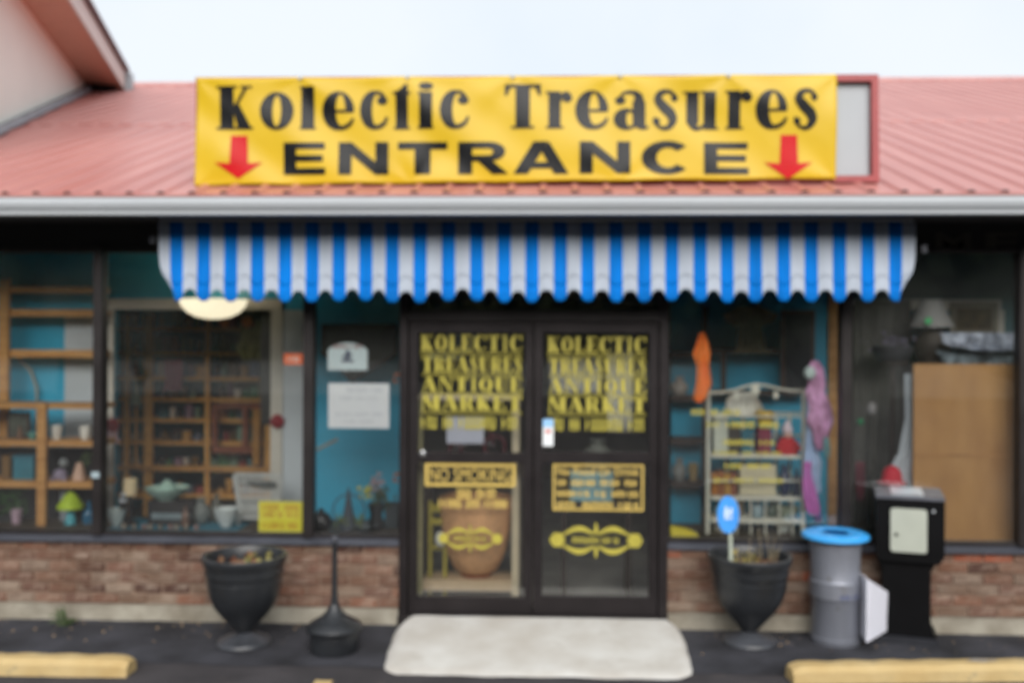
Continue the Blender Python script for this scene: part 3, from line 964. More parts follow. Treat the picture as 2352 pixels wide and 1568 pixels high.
YBN = YS - 0.022
bTL, bTR, bBR, bBL = at(453, 181, YBN), at(1921, 172, YBN), at(1919, 412, YBN), at(448, 428, YBN)
ties = [(692, 178), (937, 176), (1178, 175), (1425, 173), (1672, 173), (455, 182), (1918, 175), (450, 426), (1916, 410), (940, 420), (1420, 415)]
tiew = [at(a, b, YBN) for a, b in ties]
def disp(x, z):
    d = 0.024 * noise.noise(Vector((x * 0.9 + z * 1.6, z * 0.5 - x * .25, 2.0))) + 0.014 * noise.noise(Vector((x * 2.6 + z * 3.2, z * 0.8, 7.0)))
    for i, t_ in enumerate(tiew):
        dx, dz = x - t_.x, z - t_.z
        r = math.hypot(dx, dz) + 1e-4
        a = math.atan2(dz, dx)
        d += 0.0035 * math.cos(5 * a + i * 1.7) * math.exp(-((r - 0.22) / 0.26) ** 2)
    return -0.016 + max(-0.024, min(0.020, d))
def banner_pt(u, v):
    a = bBL.lerp(bBR, u)
    b = bTL.lerp(bTR, u)
    p_ = a.lerp(b, v)
    sag = 0.006 * math.sin(u * 6 * PI) ** 2
    return Vector((p_.x, YBN + disp(p_.x, p_.z), p_.z - sag * (v - .5) * 2))
bn = thing('banner', 'yellow vinyl banner with black lettering and red arrows stretched over the roof sign', 'banner', ((bBL.x + bBR.x) / 2, YBN, bBL.z))
o = MB().grid(banner_pt, 220, 40).build('sheet', M_vinyl, bn, smooth=True)
md = o.modifiers.new('thickness', 'SOLIDIFY')
md.thickness = 0.002
md.offset = -1 if False else 1
for a, b in ties[:5]:
    c = at(a, b + 3, YBN)
    mb = MB().lathe([(0.006, 0), (0.014, 0), (0.014, 0.004), (0.006, 0.004)], (0, 0, 0), n=14)
    mb.v = [(c.x + x, YBN - 0.032 - z, c.z + y) for x, y, z in mb.v]
    mb.build('grommet', M_gutter, bn)

def lay(pieces, x0, x1, z0, z1, m, name='letter'):
    """set flat pieces on the cloth, cut fine enough to follow its folds"""
    bm = bmesh.new()
    for i, poly in enumerate(pieces):
        lift = 0.0
        vs = [bm.verts.new((x0 + u * (x1 - x0), lift, z0 + v * (z1 - z0))) for u, v in poly]
        try:
            f = bm.faces.new(vs)
        except ValueError:
            continue
        f.material_index = i % 6
    for axis, a, b, st in ((0, x0, x1, 0.035), (2, z0, z1, 0.03)):
        q = a - 0.05 * (b - a) + st
        while q < b + 0.05 * (b - a):
            co = Vector((0, 0, 0))
            co[axis] = q
            no = Vector((0, 0, 0))
            no[axis] = 1
            bmesh.ops.bisect_plane(bm, geom=bm.verts[:] + bm.edges[:] + bm.faces[:], plane_co=co, plane_no=no)
            q += st
    lifts = {}
    for f in bm.faces:
        for v in f.verts:
            lifts[v] = f.material_index
    for v, k in lifts.items():
        v.co.y = YBN + disp(v.co.x, v.co.z) - 0.0055 - 0.00025 * k
    for f in bm.faces:
        f.material_index = 0
        if f.normal.y > 0:
            f.normal_flip()
        f.smooth = True
    me = bpy.data.meshes.new(name)
    bm.to_mesh(me)
    bm.free()
    me.materials.append(m)
    return link(name, me, bn)
LET = [('K', 499, 581, 200, 298), ('o', 599, 676, 213, 300), ('l', 690, 726, 200, 298), ('e', 741, 815, 212, 300), ('c', 828, 892, 210, 299), ('t', 904, 942, 196, 298),
       ('i', 961, 997, 191, 297), ('c', 1011, 1078, 208, 298), ('T', 1160, 1242, 196, 297), ('r', 1254, 1314, 212, 297), ('e', 1321, 1397, 209, 299), ('a', 1409, 1490, 210, 299),
       ('s', 1497, 1558, 208, 298), ('u', 1568, 1650, 211, 298), ('r', 1666, 1726, 210, 297), ('e', 1734, 1807, 208, 298), ('s', 1820, 1877, 207, 297),
       ('E', 653, 749, 329, 402), ('N', 779, 893, 328, 402), ('J', 915, 1028, 328, 401), ('R', 1053, 1168, 328, 401), ('A', 1180, 1306, 327, 401), ('N', 1331, 1447, 327, 400),
       ('C', 1473, 1590, 325, 402), ('E', 1616, 1719, 328, 401)]
for ch, a, b, c, d in LET:
    x0, x1, z0, z1 = rect(a, b, c, d, YBN)
    lay(glyph(ch, (x1 - x0) / (z1 - z0)), x0, x1, z0, z1, M_ink)
for a, b, c, d in ((495, 604, 313, 412), (1755, 1865, 311, 412)):
    x0, x1, z0, z1 = rect(a, b, c, d, YBN)
    lay([[(.32, .36), (.70, .36), (.68, 1), (.34, 1)], [(0, .38), (.5, 0), (1, .38), (.70, .355), (.32, .355)]], x0, x1, z0, z1, M_redink, name='arrow')

# ------------------------------------------------------------------ awning
NB = 27
YA0, YA1 = -0.31, -0.47
b0, pitch = 405.0, 63.55
BC = [405, 468, 530, 592, 655, 717, 779, 840, 901, 965, 1030, 1095, 1158, 1222, 1287, 1350, 1415, 1480, 1543, 1608, 1670, 1735, 1800, 1863, 1928, 1993, 2057]
edges = [363.0]
for c in BC:
    edges += [c - 15.5, c + 15.5]
edges.append(2104.0)
aw = thing('awning', 'blue and white striped scalloped awning hanging over the shop doors', 'awning', (at(1234, 600, YA0).x, YA0, 2.3))
SEG = 10
VS = 0.80
def awn_pt(u, v):
    """u across, v from the top (0) to the scalloped hem (1)"""
    su = u * (2 * NB + 1)
    k = min(int(su), 2 * NB)
    px = edges[k] + (edges[k + 1] - edges[k]) * (su - k)
    ph = min(0.5, min(abs(px - c) for c in BC) / pitch)
    low = 0.5 + 0.5 * math.cos(2 * PI * ph)
    low = low * low * (3 - 2 * low)
    py = 509 + v * ((667 + 26 * low) - 509)
    py += v ** 2 * 5 * noise.noise(Vector((px * .008, 3, 3)))
    t = (py - 508) / 160
    cx = 1234
    e_ = abs(px - cx) / 871
    if e_ > 0.955:                                   # rounded outer corners
        g = (e_ - 0.955) / 0.045
        py -= g * g * 26 * v ** 3
        px += (cx - px) / abs(cx - px) * g * (3 * t + 22 * max(0, t) ** 6)
    Y = YA0 + (YA1 - YA0) * min(1, t) ** 1.3
    q = at(px, py, Y)
    y = Y + 0.008 * noise.noise(Vector((q.x * 2.0, q.z * 1.5, 4))) + 0.014 * noise.noise(Vector((q.x * 5, q.z * 2, 1))) * t
    return Vector((q.x, y, q.z))
nu = (2 * NB + 1) * SEG
kf = lambda i, j: 1 if (i // SEG) % 2 == 0 else 0
for nm, a, b, n in (('canopy', 0, VS, 12), ('valance', VS, 1, 5)):
    lift = -0.004 if nm == 'valance' else 0
    o = MB().grid(lambda u, v: awn_pt(u, a + (b - a) * v) + Vector((0, lift, 0)), nu, n, kf=kf).build(nm, [M_blue, M_white], aw, smooth=True)
    md = o.modifiers.new('thickness', 'SOLIDIFY')
    md.thickness = 0.003
l_, r_ = at(366, 506, YA0), at(2100, 506, YA0)
MB().tube([(l_.x, YA0 + .02, l_.z + .005), (r_.x, YA0 + .02, r_.z + .005)], 0.014).build('top_rail', M_gutter, aw)
l_, r_ = at(396, 652, YA1), at(2066, 652, YA1)
MB().tube([(l_.x, YA1 + .06, l_.z), (r_.x, YA1 + .06, r_.z)], 0.011).build('front_rail', M_gutter, aw)
for px, py in ((352, 552), (2121, 574)):
    c = at(px, py, -0.30)
    mb = MB().box(c.x - .018, c.x + .018, -0.32, -0.28, c.z - .02, c.z + .03)
    e_ = at(396 if px < 1000 else 2066, 648, YA1 + .06)
    mb.build('bracket', M_sill, aw)
    MB().tube([(c.x, -0.29, c.z), (e_.x, YA1 + .06, e_.z)], 0.007).build('arm', M_black, aw)

# ------------------------------------------------------------------ concrete ramp
zt = 0.088
def ramp_pt(u, v):
    a = 2 * u - 1
    y = -0.10 - 0.98 * v
    hw_ = 1.03 - 0.04 * v - 0.10 * max(0, (v - 0.8) / 0.2) ** 2.5 - 0.05 * max(0, 1 - v / 0.2) ** 2
    x = cxr + a * hw_ + 0.012 * noise.noise(Vector((a * 3, y * 4, 3)))
    e_ = min(1, (1 - abs(a)) / 0.075)
    z = (0.010 + (zt - 0.010) * (1 - v) ** 0.9) * (1 - (1 - e_) ** 2.2) + 0.002 * noise.noise(Vector((x * 3, y * 3, 1)))
    if v > 0.93:
        z *= max(0, (1 - v) / 0.07) ** 0.6
        y += 0.0
    return (x, y + 0.02 * noise.noise(Vector((x * 4, 7, v))), z - 0.004 * (e_ < 0.02))
cxr = (gnd(870, 1552).x + gnd(1596, 1555).x) / 2
kind(MB().grid(ramp_pt, 90, 50).build('entrance_ramp', M_concrete, smooth=True), 'structure')

# ------------------------------------------------------------------ parking blocks
def wheel_stop(name, x0, x1, y, rot, label, chips):
    pr = [(-0.08, 0.0), (-0.075, 0.068), (-0.045, 0.102), (0.045, 0.102), (0.075, 0.068), (0.08, 0.0)]
    n = 60
    mb = MB()
    vs, fs = [], []
    L_ = x1 - x0
    for i in range(n + 1):
        u = i / n
        e_ = min(u, 1 - u) * L_
        s = 1 - 0.22 * max(0, 1 - e_ / 0.07) ** 1.5
        for (yy, zz) in pr:
            j = noise.noise(Vector((u * 14 + x0, yy * 20, zz * 20))) * 0.005
            vs.append((-L_ / 2 + u * L_, (yy + j) * (0.8 + 0.2 * s), (zz + j) * s if zz else -0.01))
    m = len(pr)
    for i in range(n):
        for k in range(m):
            a, b = i * m + k, i * m + (k + 1) % m
            fs.append((a, b, b + m, a + m))
    fs.append(tuple(range(m - 1, -1, -1)))
    fs.append(tuple(range(n * m, n * m + m)))
    mb.add(vs, fs)
    o = mb.build(name, M_paint)
    o.location = ((x0 + x1) / 2, y, 0.0)
    o.rotation_euler = (0, 0, rot)
    return tag(o, label, 'parking block', 'yellow parking blocks in front of the shop')
pL = gnd(286, 1558)
wheel_stop('parking_block', pL.x - 1.83, pL.x, pL.y + 0.09, R(0.5), 'yellow painted concrete parking block before the long brick wall and left planter', 0)
pR = gnd(1822, 1574)
o = wheel_stop('parking_block', pR.x, pR.x + 1.83, pR.y + 0.18, R(5.0), 'yellow painted parking block with a chipped top, before the trash can', 1)
M_chip = mat('bare concrete chip', srgb((176, 172, 166)), col2=srgb((150, 132, 100)), rough=0.9, scale=30)
c = 0.45
bm_ = MB()
pts = [(0.30 + 0.09 * math.cos(2 * PI * i / 16) * (1 + .3 * math.sin(i * 2.3)), 0.028 * math.sin(2 * PI * i / 16) * (1 + .3 * math.sin(i * 1.7)), 0.108) for i in range(16)]
bm_.add(pts, [tuple(range(16))])
ch = bm_.build('chip', M_chip)
ch.parent = o

# ------------------------------------------------------------------ urn planters
def urn(px, py_base, name, label, w):
    b = gnd(px, py_base)
    by = b.y + 0.16
    w *= 1.03
    t = thing(name, label, 'planter', (at(px, 1300, by).x, by, 0.004), 'black urn planters by the doors')
    c = (t.location.x, by, 0.006)
    k = w / 193 * 0.275 / 0.28
    foot = [(0.0, 0.0), (0.172, 0.0), (0.180, 0.012), (0.174, 0.028), (0.135, 0.048), (0.08, 0.068), (0.05, 0.086), (0, 0.0865)]
    MB().lathe([(r * k, z) for r, z in foot], c, n=48).build('foot', mat('resin with painted sheen', srgb((64, 66, 71)), rough=.35, var=.35, scale=9, spec=.5), t, smooth=True)  # lighter grey on the foot stands in for sky sheen on its slope
    prof = [(0.0, 0.087), (0.05, 0.087), (0.062, 0.098), (0.082, 0.125), (0.114, 0.16), (0.15, 0.2),
            (0.182, 0.24), (0.209, 0.283), (0.227, 0.33), (0.24, 0.378), (0.245, 0.42), (0.247, 0.422), (0.25, 0.445), (0.247, 0.448), (0.256, 0.49), (0.26, 0.492), (0.262, 0.512), (0.259, 0.515), (0.266, 0.555), (0.276, 0.56), (0.28, 0.575),
            (0.284, 0.60), (0.28, 0.612), (0.262, 0.612), (0.255, 0.60), (0.25, 0.55), (0.24, 0.50), (0.0, 0.50)]
    MB().lathe([(r * k, z) for r, z in prof], c, n=48).build('urn', M_plast, t, smooth=True)
    MB().lathe([(0, 0.501), (0.236 * k, 0.501), (0.2 * k, 0.52), (0, 0.525)], c, n=24).build('soil', mat('soil', srgb((70, 52, 40)), rough=0.95, var=0.4, scale=30), t)
    return t, Vector((c[0], by, 0.525))
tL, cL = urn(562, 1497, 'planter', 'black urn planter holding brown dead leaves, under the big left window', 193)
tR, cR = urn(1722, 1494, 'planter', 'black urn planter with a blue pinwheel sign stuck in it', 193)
def leaves(t, c, cols, n, seed, rad=0.2):
    rnd = random.Random(seed)
    for i, (nm, col) in enumerate(cols):
        mb = MB()
        for k in range(n):
            a = rnd.uniform(0, 2 * PI)
            r = rad * math.sqrt(rnd.uniform(0, 1))
            if len(cols) > 1:
                a = 2 * PI * (i + rnd.uniform(-.6, .6)) / len(cols) + 2.6
            p0 = Vector((c.x + r * math.cos(a), c.y + r * math.sin(a), c.z + rnd.uniform(-.01, .05)))
            d = Vector((rnd.uniform(-1, 1), rnd.uniform(-1, 1), rnd.uniform(-.2, .9))).normalized() * rnd.uniform(.03, .075)
            s = d.orthogonal().normalized() * rnd.uniform(.012, .028)
            mb.add([p0, p0 + d * .5 + s, p0 + d, p0 + d * .5 - s], [(0, 1, 2), (0, 2, 3)])
        kind(mb.build('dead_leaves', mat(nm, srgb(col), rough=0.8, var=0.35, scale=20), t), 'stuff')
leaves(tL, cL, [('rust leaf', (128, 78, 54)), ('tan leaf', (120, 90, 64)), ('straw leaf', (138, 130, 78))], 26, 5)
leaves(tR, cR, [('dry straw leaf', (138, 126, 70)), ('umber leaf', (96, 68, 44))], 30, 8)
st = MB()
rnd = random.Random(12)
for i in range(9):
    a = rnd.uniform(0, 2 * PI)
    q = Vector((cR.x + .03 + .12 * math.cos(a), cR.y + .1 * math.sin(a), cR.z - .02))
    st.tube([q, q + Vector((rnd.uniform(-.1, .06), rnd.uniform(-.05, .05), rnd.uniform(.12, .3)))], 0.004, n=5, r1=0.002)
st.build('dead_stems', mat('dry stem', srgb((150, 136, 108)), rough=.8), tR)

# pinwheel-like round sign on a stick
YP = cR.y - 0.04
c = at(1672, 1181, YP)
lp = thing('garden_sign', 'round blue sign with a white mark on a pale stick in the right planter', 'garden sign', (c.x, YP, 0.54))
rx, rz = 24.5 / ppm(YP), 42 / ppm(YP)
n = 28
MB().prism([(c.x + rx * math.cos(2 * PI * i / n), c.z + rz * math.sin(2 * PI * i / n)) for i in range(n)], YP - 0.012, YP + 0.012).build('disc', mat('bright blue plastic', srgb((70, 152, 236)), rough=.4, var=.08), lp)
st_b = at(1680, 1284, YP)
MB().tube([(c.x + .02, YP + .02, c.z - rz * .6), (st_b.x, YP + .02, st_b.z - 0.05)], 0.013).build('stick', mat('pale stick', srgb((188, 196, 180)), rough=.5), lp)
mk = MB()
YM = YP - 0.0135
for a, b, c_, d in ((-.42, .30, .02, .14), (-.35, -.12, -.22, .42), (.10, .34, -.02, .36), (-.30, .36, -.24, -.14)):
    mk.add([(c.x + a * rx, YM, c.z + c_ * rz), (c.x + b * rx, YM, c.z + (c_ + .04) * rz), (c.x + (b + .05) * rx, YM, c.z + (d + .04) * rz), (c.x + (a + .05) * rx, YM, c.z + d * rz)], [(0, 1, 2, 3)])
    YM -= 0.0004
mk.build('mark', mat('pale sign print', srgb((214, 228, 240)), rough=.5), lp)

# ------------------------------------------------------------------ smokers' post
b = gnd(768, 1513)
by = b.y + 0.16
cx = at(768, 1450, by).x
ap = thing('smokers_post', 'black cigarette receptacle with a bell base and a thin tall neck', 'ash receptacle', (cx, by, 0.004))
c = (cx, by, 0.006)
MB().lathe([(0, 0), (0.158, 0), (0.163, 0.015), (0.163, 0.13), (0.155, 0.14), (0, 0.14)], c, n=36).build('base', M_plast, ap, smooth=True)
MB().lathe([(0, 0.141), (0.186, 0.141), (0.189, 0.16), (0.176, 0.18), (0.135, 0.205), (0.085, 0.235), (0.05, 0.27), (0.03, 0.31), (0, 0.311)], c, n=36).build('bell', M_plast, ap, smooth=True)
zt_ = at(768, 1236, by).z
MB().lathe([(0, 0.3115), (0.028, 0.3115), (0.021, 0.38), (0.018, 0.6), (0.018, zt_ - 0.03), (0, zt_ - 0.03)], c, n=16).build('neck', M_plast, ap, smooth=True)
MB().lathe([(0, zt_ - 0.0295), (0.026, zt_ - 0.0295), (0.03, zt_ - 0.01), (0.024, zt_ + 0.006), (0, zt_ + 0.012)], c, n=16).build('cap', M_sill, ap, smooth=True)

# ------------------------------------------------------------------ trash can
b = gnd(1912, 1490)
by = b.y + 0.17
cx = at(1918, 1350, by).x
tc_ = thing('trash_can', 'grey cylindrical trash can with a bright blue ring lid', 'trash can', (cx, by, 0.004))
c = (cx, by, 0.006)
zl = at(1916, 1231, by).z
zb0, zb1 = at(1916, 1368, by).z, at(1916, 1330, by).z
body = [(0, 0), (0.1651, 0), (0.1693, 0.01), (0.1693, 0.045), (0.1630, 0.05), (0.1630, zb0 - .01), (0.1693, zb0), (0.1745, zb0 + .004), (0.1745, zb1 - .004), (0.1693, zb1), (0.1651, zb1 + .01),
        (0.1672, zl - 0.12), (0.1735, zl - 0.06), (0.1756, zl - 0.02), (0.1620, zl - 0.02), (0.1463, 0.1), (0, 0.1)]
MB().lathe(body, c, n=48).build('body', M_galv, tc_, smooth=True)
mb = MB().lathe([(0.088, zl - 0.012), (0.218, zl - 0.014), (0.228, zl - 0.004), (0.224, zl + 0.012), (0.20, zl + 0.024), (0.11, zl + 0.030), (0.09, zl + 0.022)], c, n=48)
tip = Matrix.Rotation(R(1.0), 3, 'X')
ctr = Vector((c[0], c[1], c[2] + zl))
mb.v = [tuple(tip @ (Vector(q) - ctr) + ctr) for q in mb.v]
mb.f = mb.f[:-2]
mb.m = mb.m[:-2]
mb.build('lid', M_lid, tc_, smooth=True)
MB().lathe([(0.0, zl - 0.03), (0.088, zl - 0.03), (0.088, zl - 0.028), (0, zl - 0.028)], c, n=24).build('bag', M_black, tc_)
sc = scribble(0, 1, 0, 1, 0, mat('faded blue print', srgb((96, 104, 140)), rough=.5), 'lettering', tc_, (4, 4), 6)
for v in sc.data.vertices:
    a = -PI / 2 - 0.10 + 0.95 * v.co.x
    v.co = Vector((c[0] + 0.1765 * math.cos(a), c[1] + 0.1765 * math.sin(a), zb0 + .018 + v.co.z * 0.03))

# ------------------------------------------------------------------ newspaper box
b = gnd(2076, 1486)
by = b.y + 0.02
def X(px, py=1230, Y=None):
    return at(px, py, by if Y is None else Y).x
def Z(py, px=2084, Y=None):
    return at(px, py, by if Y is None else Y).z
nb = thing('newspaper_box', 'black newspaper vending box on a pedestal with a cream window and silver coin top', 'newspaper box', (X(2084), by + .2, 0.004))
xa, xb = X(2012), X(2160)
D = 0.40
zc0, zc1 = Z(1292), Z(1147)
mb = MB().prism([(xa + .02, zc0), (xb - .03, zc0), (xb, zc0 + .05), (xb, zc1), (xa, zc1), (xa, zc0 + .05)], by, by + D)
o = mb.build('cabinet', M_black, nb)
for nm, f in (('coin_top', M_sill),):
    zt2 = Z(1118)
    MB().extrude_x([(by - .012, zc1 + .001), (by - .010, zc1 + .016), (by + .02, zc1 + .022), (by + D, zc1 + .032), (by + D, zc1 + .001)], xa - .004, xb + .002).build(nm, mat('weathered silver', srgb((84, 86, 94)), rough=.45, metal=.4, var=.2), nb)
MB().extrude_x([(by + .04, zc1 + .0235), (by + .04, zc1 + .03), (by + D - .06, zc1 + .039), (by + D - .06, zc1 + .03)], X(2046), X(2116)).build('coin_plate', mat('bright plate', srgb((196, 206, 214)), rough=.3, metal=.5), nb)
dx0, dx1, dz0, dz1 = X(2043), X(2122), Z(1268), Z(1168)
n = 5
pts = []
for (qx, qz, a0) in ((dx1 - .02, dz1 - .02, 0), (dx0 + .02, dz1 - .02, 90), (dx0 + .02, dz0 + .02, 180), (dx1 - .02, dz0 + .02, 270)):
    pts += [(qx + .02 * math.cos(R(a0 + 90 * i / n)), qz + .02 * math.sin(R(a0 + 90 * i / n))) for i in range(n + 1)]
wn = MB().prism(pts, by - .012, by + .001).build('window', mat('cream plastic', srgb((176, 180, 168)), rough=.4, var=.04), nb)
kq = at(2057, 1229, by - .014)
kb = MB().lathe([(0, 0), (0.012, 0), (0.012, .006), (0, .008)], (0, 0, 0), n=14)
kb.v = [(kq.x + x, by - .0125 - z, kq.z + y) for x, y, z in kb.v]
kb.build('handle', M_black, wn)
qx, qz = X(2136), Z(1171)
kb = MB().lathe([(0, 0), (0.010, 0), (0.010, .004), (0, .006)], (0, 0, 0), n=12)
kb.v = [(qx + x, by - .001 - z, qz + y) for x, y, z in kb.v]
kb.build('badge', M_gutter, nb)
pc, pw = (X(2030) + X(2128)) / 2, (X(2132) - X(2026)) / 2
MB().prism([(pc - pw * 1.28, .0565), (pc + pw * 1.28, .0565), (pc + pw * 1.08, .10), (pc + pw, .18), (pc + pw, zc0 - .06), (pc + pw * 1.2, zc0 - .001), (pc - pw * 1.2, zc0 - .001), (pc - pw, zc0 - .06), (pc - pw, .18), (pc - pw * 1.08, .10)], by + .04, by + D - .04).build('pedestal', M_black, nb)
MB().box(X(2008), X(2148), by - .01, by + D + .03, 0.005, 0.056).build('base', mat('black painted steel', srgb((44, 45, 50)), rough=.45, var=.2), nb)

nb.rotation_euler = (0, 0, R(-17))
nb.location.x += 0.075
# white board leaning between can and newspaper box
wb = thing('white_board', 'folded white board leaning between the trash can and the newspaper box', 'board', (at(1997, 1400, -.5).x, -.5, 0.0))
M_wb = mat('white board', srgb((222, 222, 232)), rough=.55, var=.03)
def board(pts):
    nn = (pts[1] - pts[0]).cross(pts[3] - pts[0]).normalized()
    if nn.y < 0:
        nn = -nn
    vs = list(pts) + [p_ + nn * .008 for p_ in pts]
    MB().add(vs, [(0, 1, 2, 3), (7, 6, 5, 4), (0, 4, 5, 1), (1, 5, 6, 2), (2, 6, 7, 3), (3, 7, 4, 0)]).build('panel', M_wb, wb)
e0, e1 = at(1995, 1330, -0.50), at(1993, 1474, -0.50)
board([e0, at(2048, 1364, -0.22), at(2048, 1441, -0.20), e1])
board([at(1974, 1312, -0.27), e0 + Vector((-.002, 0, 0)), e1 + Vector((-.002, 0, 0)), at(1974, 1448, -0.27)])

# bits of dry leaf and grit along the foot of the wall
lit = MB()
rnd = random.Random(77)
for i in range(240):
    x = rnd.uniform(-4.2, 4.4)
    y = -0.11 - abs(rnd.gauss(0, .22))
    if y < -.9 or abs(x - cxr) < 1.06:
        continue
    s_ = rnd.uniform(.006, .022)
    a = rnd.uniform(0, 6.28)
    dx, dy = s_ * math.cos(a), s_ * math.sin(a)
    lit.add([(x, y, .014), (x + dx, y + dy, .018), (x + dx * .6 - dy * .5, y + dy * .6 + dx * .5, .026), (x - dy * .5, y + dx * .5, .016)], [(0, 1, 2, 3)])
kind(lit.build('leaf_litter', mat('dry litter', srgb((146, 124, 98)), rough=.9, var=.45, scale=5)), 'stuff')

# weed at the foot of the wall
c = gnd(150, 1436)
wp = MB()
rnd = random.Random(4)
M_weed = mat('weed', srgb((70, 84, 52)), rough=.7, var=.4, scale=15)
for i in range(26):
    a = rnd.uniform(0, PI * 2)
    l_ = rnd.uniform(.06, .19)
    q = Vector((c.x + rnd.uniform(-.03, .03), c.y - .02 + rnd.uniform(-.02, .02), 0.0))
    e_ = q + Vector((math.cos(a) * l_ * .8, math.sin(a) * l_ * .35 - .02, l_ * rnd.uniform(.2, .95)))
    m_ = q.lerp(e_, .5) + Vector((0, 0, .03))
    s = Vector((-.012, 0, .008))
    wp.add([q - s * .3, m_ - s, e_, m_ + s, q + s * .3], [(0, 1, 2, 3, 4)])
tag(wp.build('weed', M_weed), 'dark green weed growing where the brick wall meets the asphalt', 'plant')
# ================================================================== things behind the glass
def C(name, c, rough=0.6, var=0.15, scale=9, **k):
    return mat(name, srgb(c), rough=rough, var=var, scale=scale, **k)
M_dark = C('dark stained wood', (58, 46, 38), scale=5)
M_brown = C('brown wood', (216, 162, 88), scale=5, stretch=(1, 1, 5))
M_redbrown = C('red brown wood', (126, 68, 42), scale=5, stretch=(1, 1, 5))
M_cream = C('cream painted wood', (222, 208, 176), var=.06)
M_whitem = C('white painted iron', (214, 214, 198), var=.05, rough=.45)

ORD = ['', 'first', 'second', 'third', 'fourth', 'fifth', 'sixth', 'seventh', 'eighth', 'ninth', 'tenth', 'eleventh', 'twelfth', 'thirteenth', 'fourteenth', 'fifteenth', 'sixteenth', 'seventeenth', 'eighteenth', 'nineteenth', 'twentieth', 'twenty-first', 'twenty-second']
def one(name, label, cat, mb, mats, group=None, smooth=False):
    return tag(mb.build(name, mats, None, smooth), label, cat, group)

def root(name, label, cat, px, py, Y, group=None):
    return thing(name, label, cat, at(px, py, Y), group)

def pbox(px0, px1, py0, py1, Y, d, mb=None):
    x0, x1, z0, z1 = rect(px0, px1, py0, py1, Y)
    return (mb or MB()).box(x0, x1, Y, Y + d, z0, z1)

def plathe(px, pyb, pyt, w, Y, prof, mb=None, n=20):
    """turned shape: prof of (radius 0..1, height 0..1); Y is its axis"""
    b, t_ = at(px, pyb, Y), at(px, pyt, Y)
    r, h = w / 2 / ppm(Y), t_.z - b.z
    return (mb or MB()).lathe([(max(1e-4, a * r), v * h) for a, v in prof], b, n=n)

def drape(rows, Y, amp=0.012, waves=4, seed=0, nu=24, sub=4, lean=0.0):
    """hanging cloth: rows of (py, px left, px right) from the top down, with folds in depth"""
    pts = []
    m = len(rows) - 1
    nv = m * sub
    def f(u, v):
        s = v * m
        k = min(int(s), m - 1)
        t_ = s - k
        a, b = rows[k], rows[k + 1]
        py, l_, r_ = (a[i] + (b[i] - a[i]) * t_ for i in range(3))
        q = at(l_ + (r_ - l_) * u, py, Y)
        q.y += amp * math.sin(u * waves * 2 * PI + seed + v * 2) * (0.4 + 0.6 * v) + amp * noise.noise(Vector((u * 3, v * 4, seed))) + lean * v
        return q
    return MB().grid(f, nu, nv)

def solid(o, th=0.004):
    md = o.modifiers.new('thickness', 'SOLIDIFY')
    md.thickness = th
    return o
VASE = [(0, 0), (.5, 0), (.62, .05), (.9, .25), (1, .42), (.85, .62), (.45, .8), (.4, .88), (.6, 1), (.5, 1), (.3, .86), (0, .8)]
BOTTLE = [(0, 0), (.95, 0), (1, .04), (1, .55), (.8, .66), (.35, .76), (.32, .95), (.42, .96), (.42, 1), (0, 1)]
CUP = [(0, 0), (.62, 0), (.7, .06), (.9, .5), (1, 1), (.92, 1), (.8, .5), (.55, .12), (0, .1)]
BOWL = [(0, 0), (.4, 0), (.42, .1), (.75, .4), (1, 1), (.95, 1), (.7, .45), (.35, .2), (0, .18)]

# ---------------------------------------------------------------- far left window
YA = 0.72
t = root('shelf_rack', 'tall open pine rack of plain boards in front of the teal wall, far left window', 'shelf rack', 60, 1225, YA)
for a, b in ((-150, -130), (-4, 17)):
    pbox(a, b, 640, 1222, YA, 0.04).build('post', M_pine, t)
for i, (a, b) in enumerate(((658, 672), (710, 726), (803, 820))):
    pbox(-155, 232, a, b, YA + 0.041, 0.16).build('board', M_pine, t)
YB2 = 0.30
t = root('shelf_unit', 'low pine shelf unit full of small trinkets, far left window', 'shelf unit', 60, 1225, YB2)
pbox(84, 104, 926, 1222, YB2, 0.035).build('post', M_pine, t)
pbox(-120, -100, 926, 1222, YB2, 0.035).build('post', M_pine, t)
for a, b in ((927, 938), (1011, 1024), (1105, 1119), (1221, 1232)):
    pbox(-140, 226, a, b, YB2 + 0.036, 0.30).build('board', M_pine, t)
pbox(-135, 222, 1026, 1219, YB2 + 0.34, 0.012).build('back_panel', C('black backing', (26, 26, 28)), t)
YI = YB2 + 0.14
def on(py, Y=YI):           # a shelf top met at pixel row py on the shelf's front edge is a little lower further back
    return 784 + (py - 784) * (7 + YB2 + .036) / (7 + YI)
M_china = C('white china', (226, 224, 214), rough=.3, var=.04)
one('cup', 'white cup on the pine shelf, next to the upright post', 'cup', plathe(130, on(1013), 976, 26, YI, CUP), M_china, 'white cups on the pine shelf')
one('cup', 'white cup on the pine shelf, next to the black mullion', 'cup', plathe(196, on(1013), 978, 26, YI, CUP), M_china, 'white cups on the pine shelf')
t = root('picture_frame', 'dark framed picture leaning on the pine shelf left of the post', 'picture', 40, on(1012), YI)
pbox(16, 68, 946, 1008, YI + .04, .015).build('frame', M_dark, t)
pbox(22, 62, 953, 1001, YI + .034, .005).build('picture', C('murky print', (66, 70, 60), scale=20, var=.5), t)
one('bowl', 'small teal glass bowl on the pine shelf beside the dark picture', 'bowl', plathe(76, on(1013), 992, 26, YI - .04, BOWL), C('teal glass', (88, 150, 140), rough=.2))
one('figurine', 'small brown figurine standing on the pine shelf before the dark picture', 'figurine', plathe(46, on(1013), 978, 11, YI - .05, VASE), C('brown ceramic', (124, 92, 70)))
t = root('gift_box', 'turquoise box on the middle pine shelf, left of the post', 'box', 58, on(1107), YI)
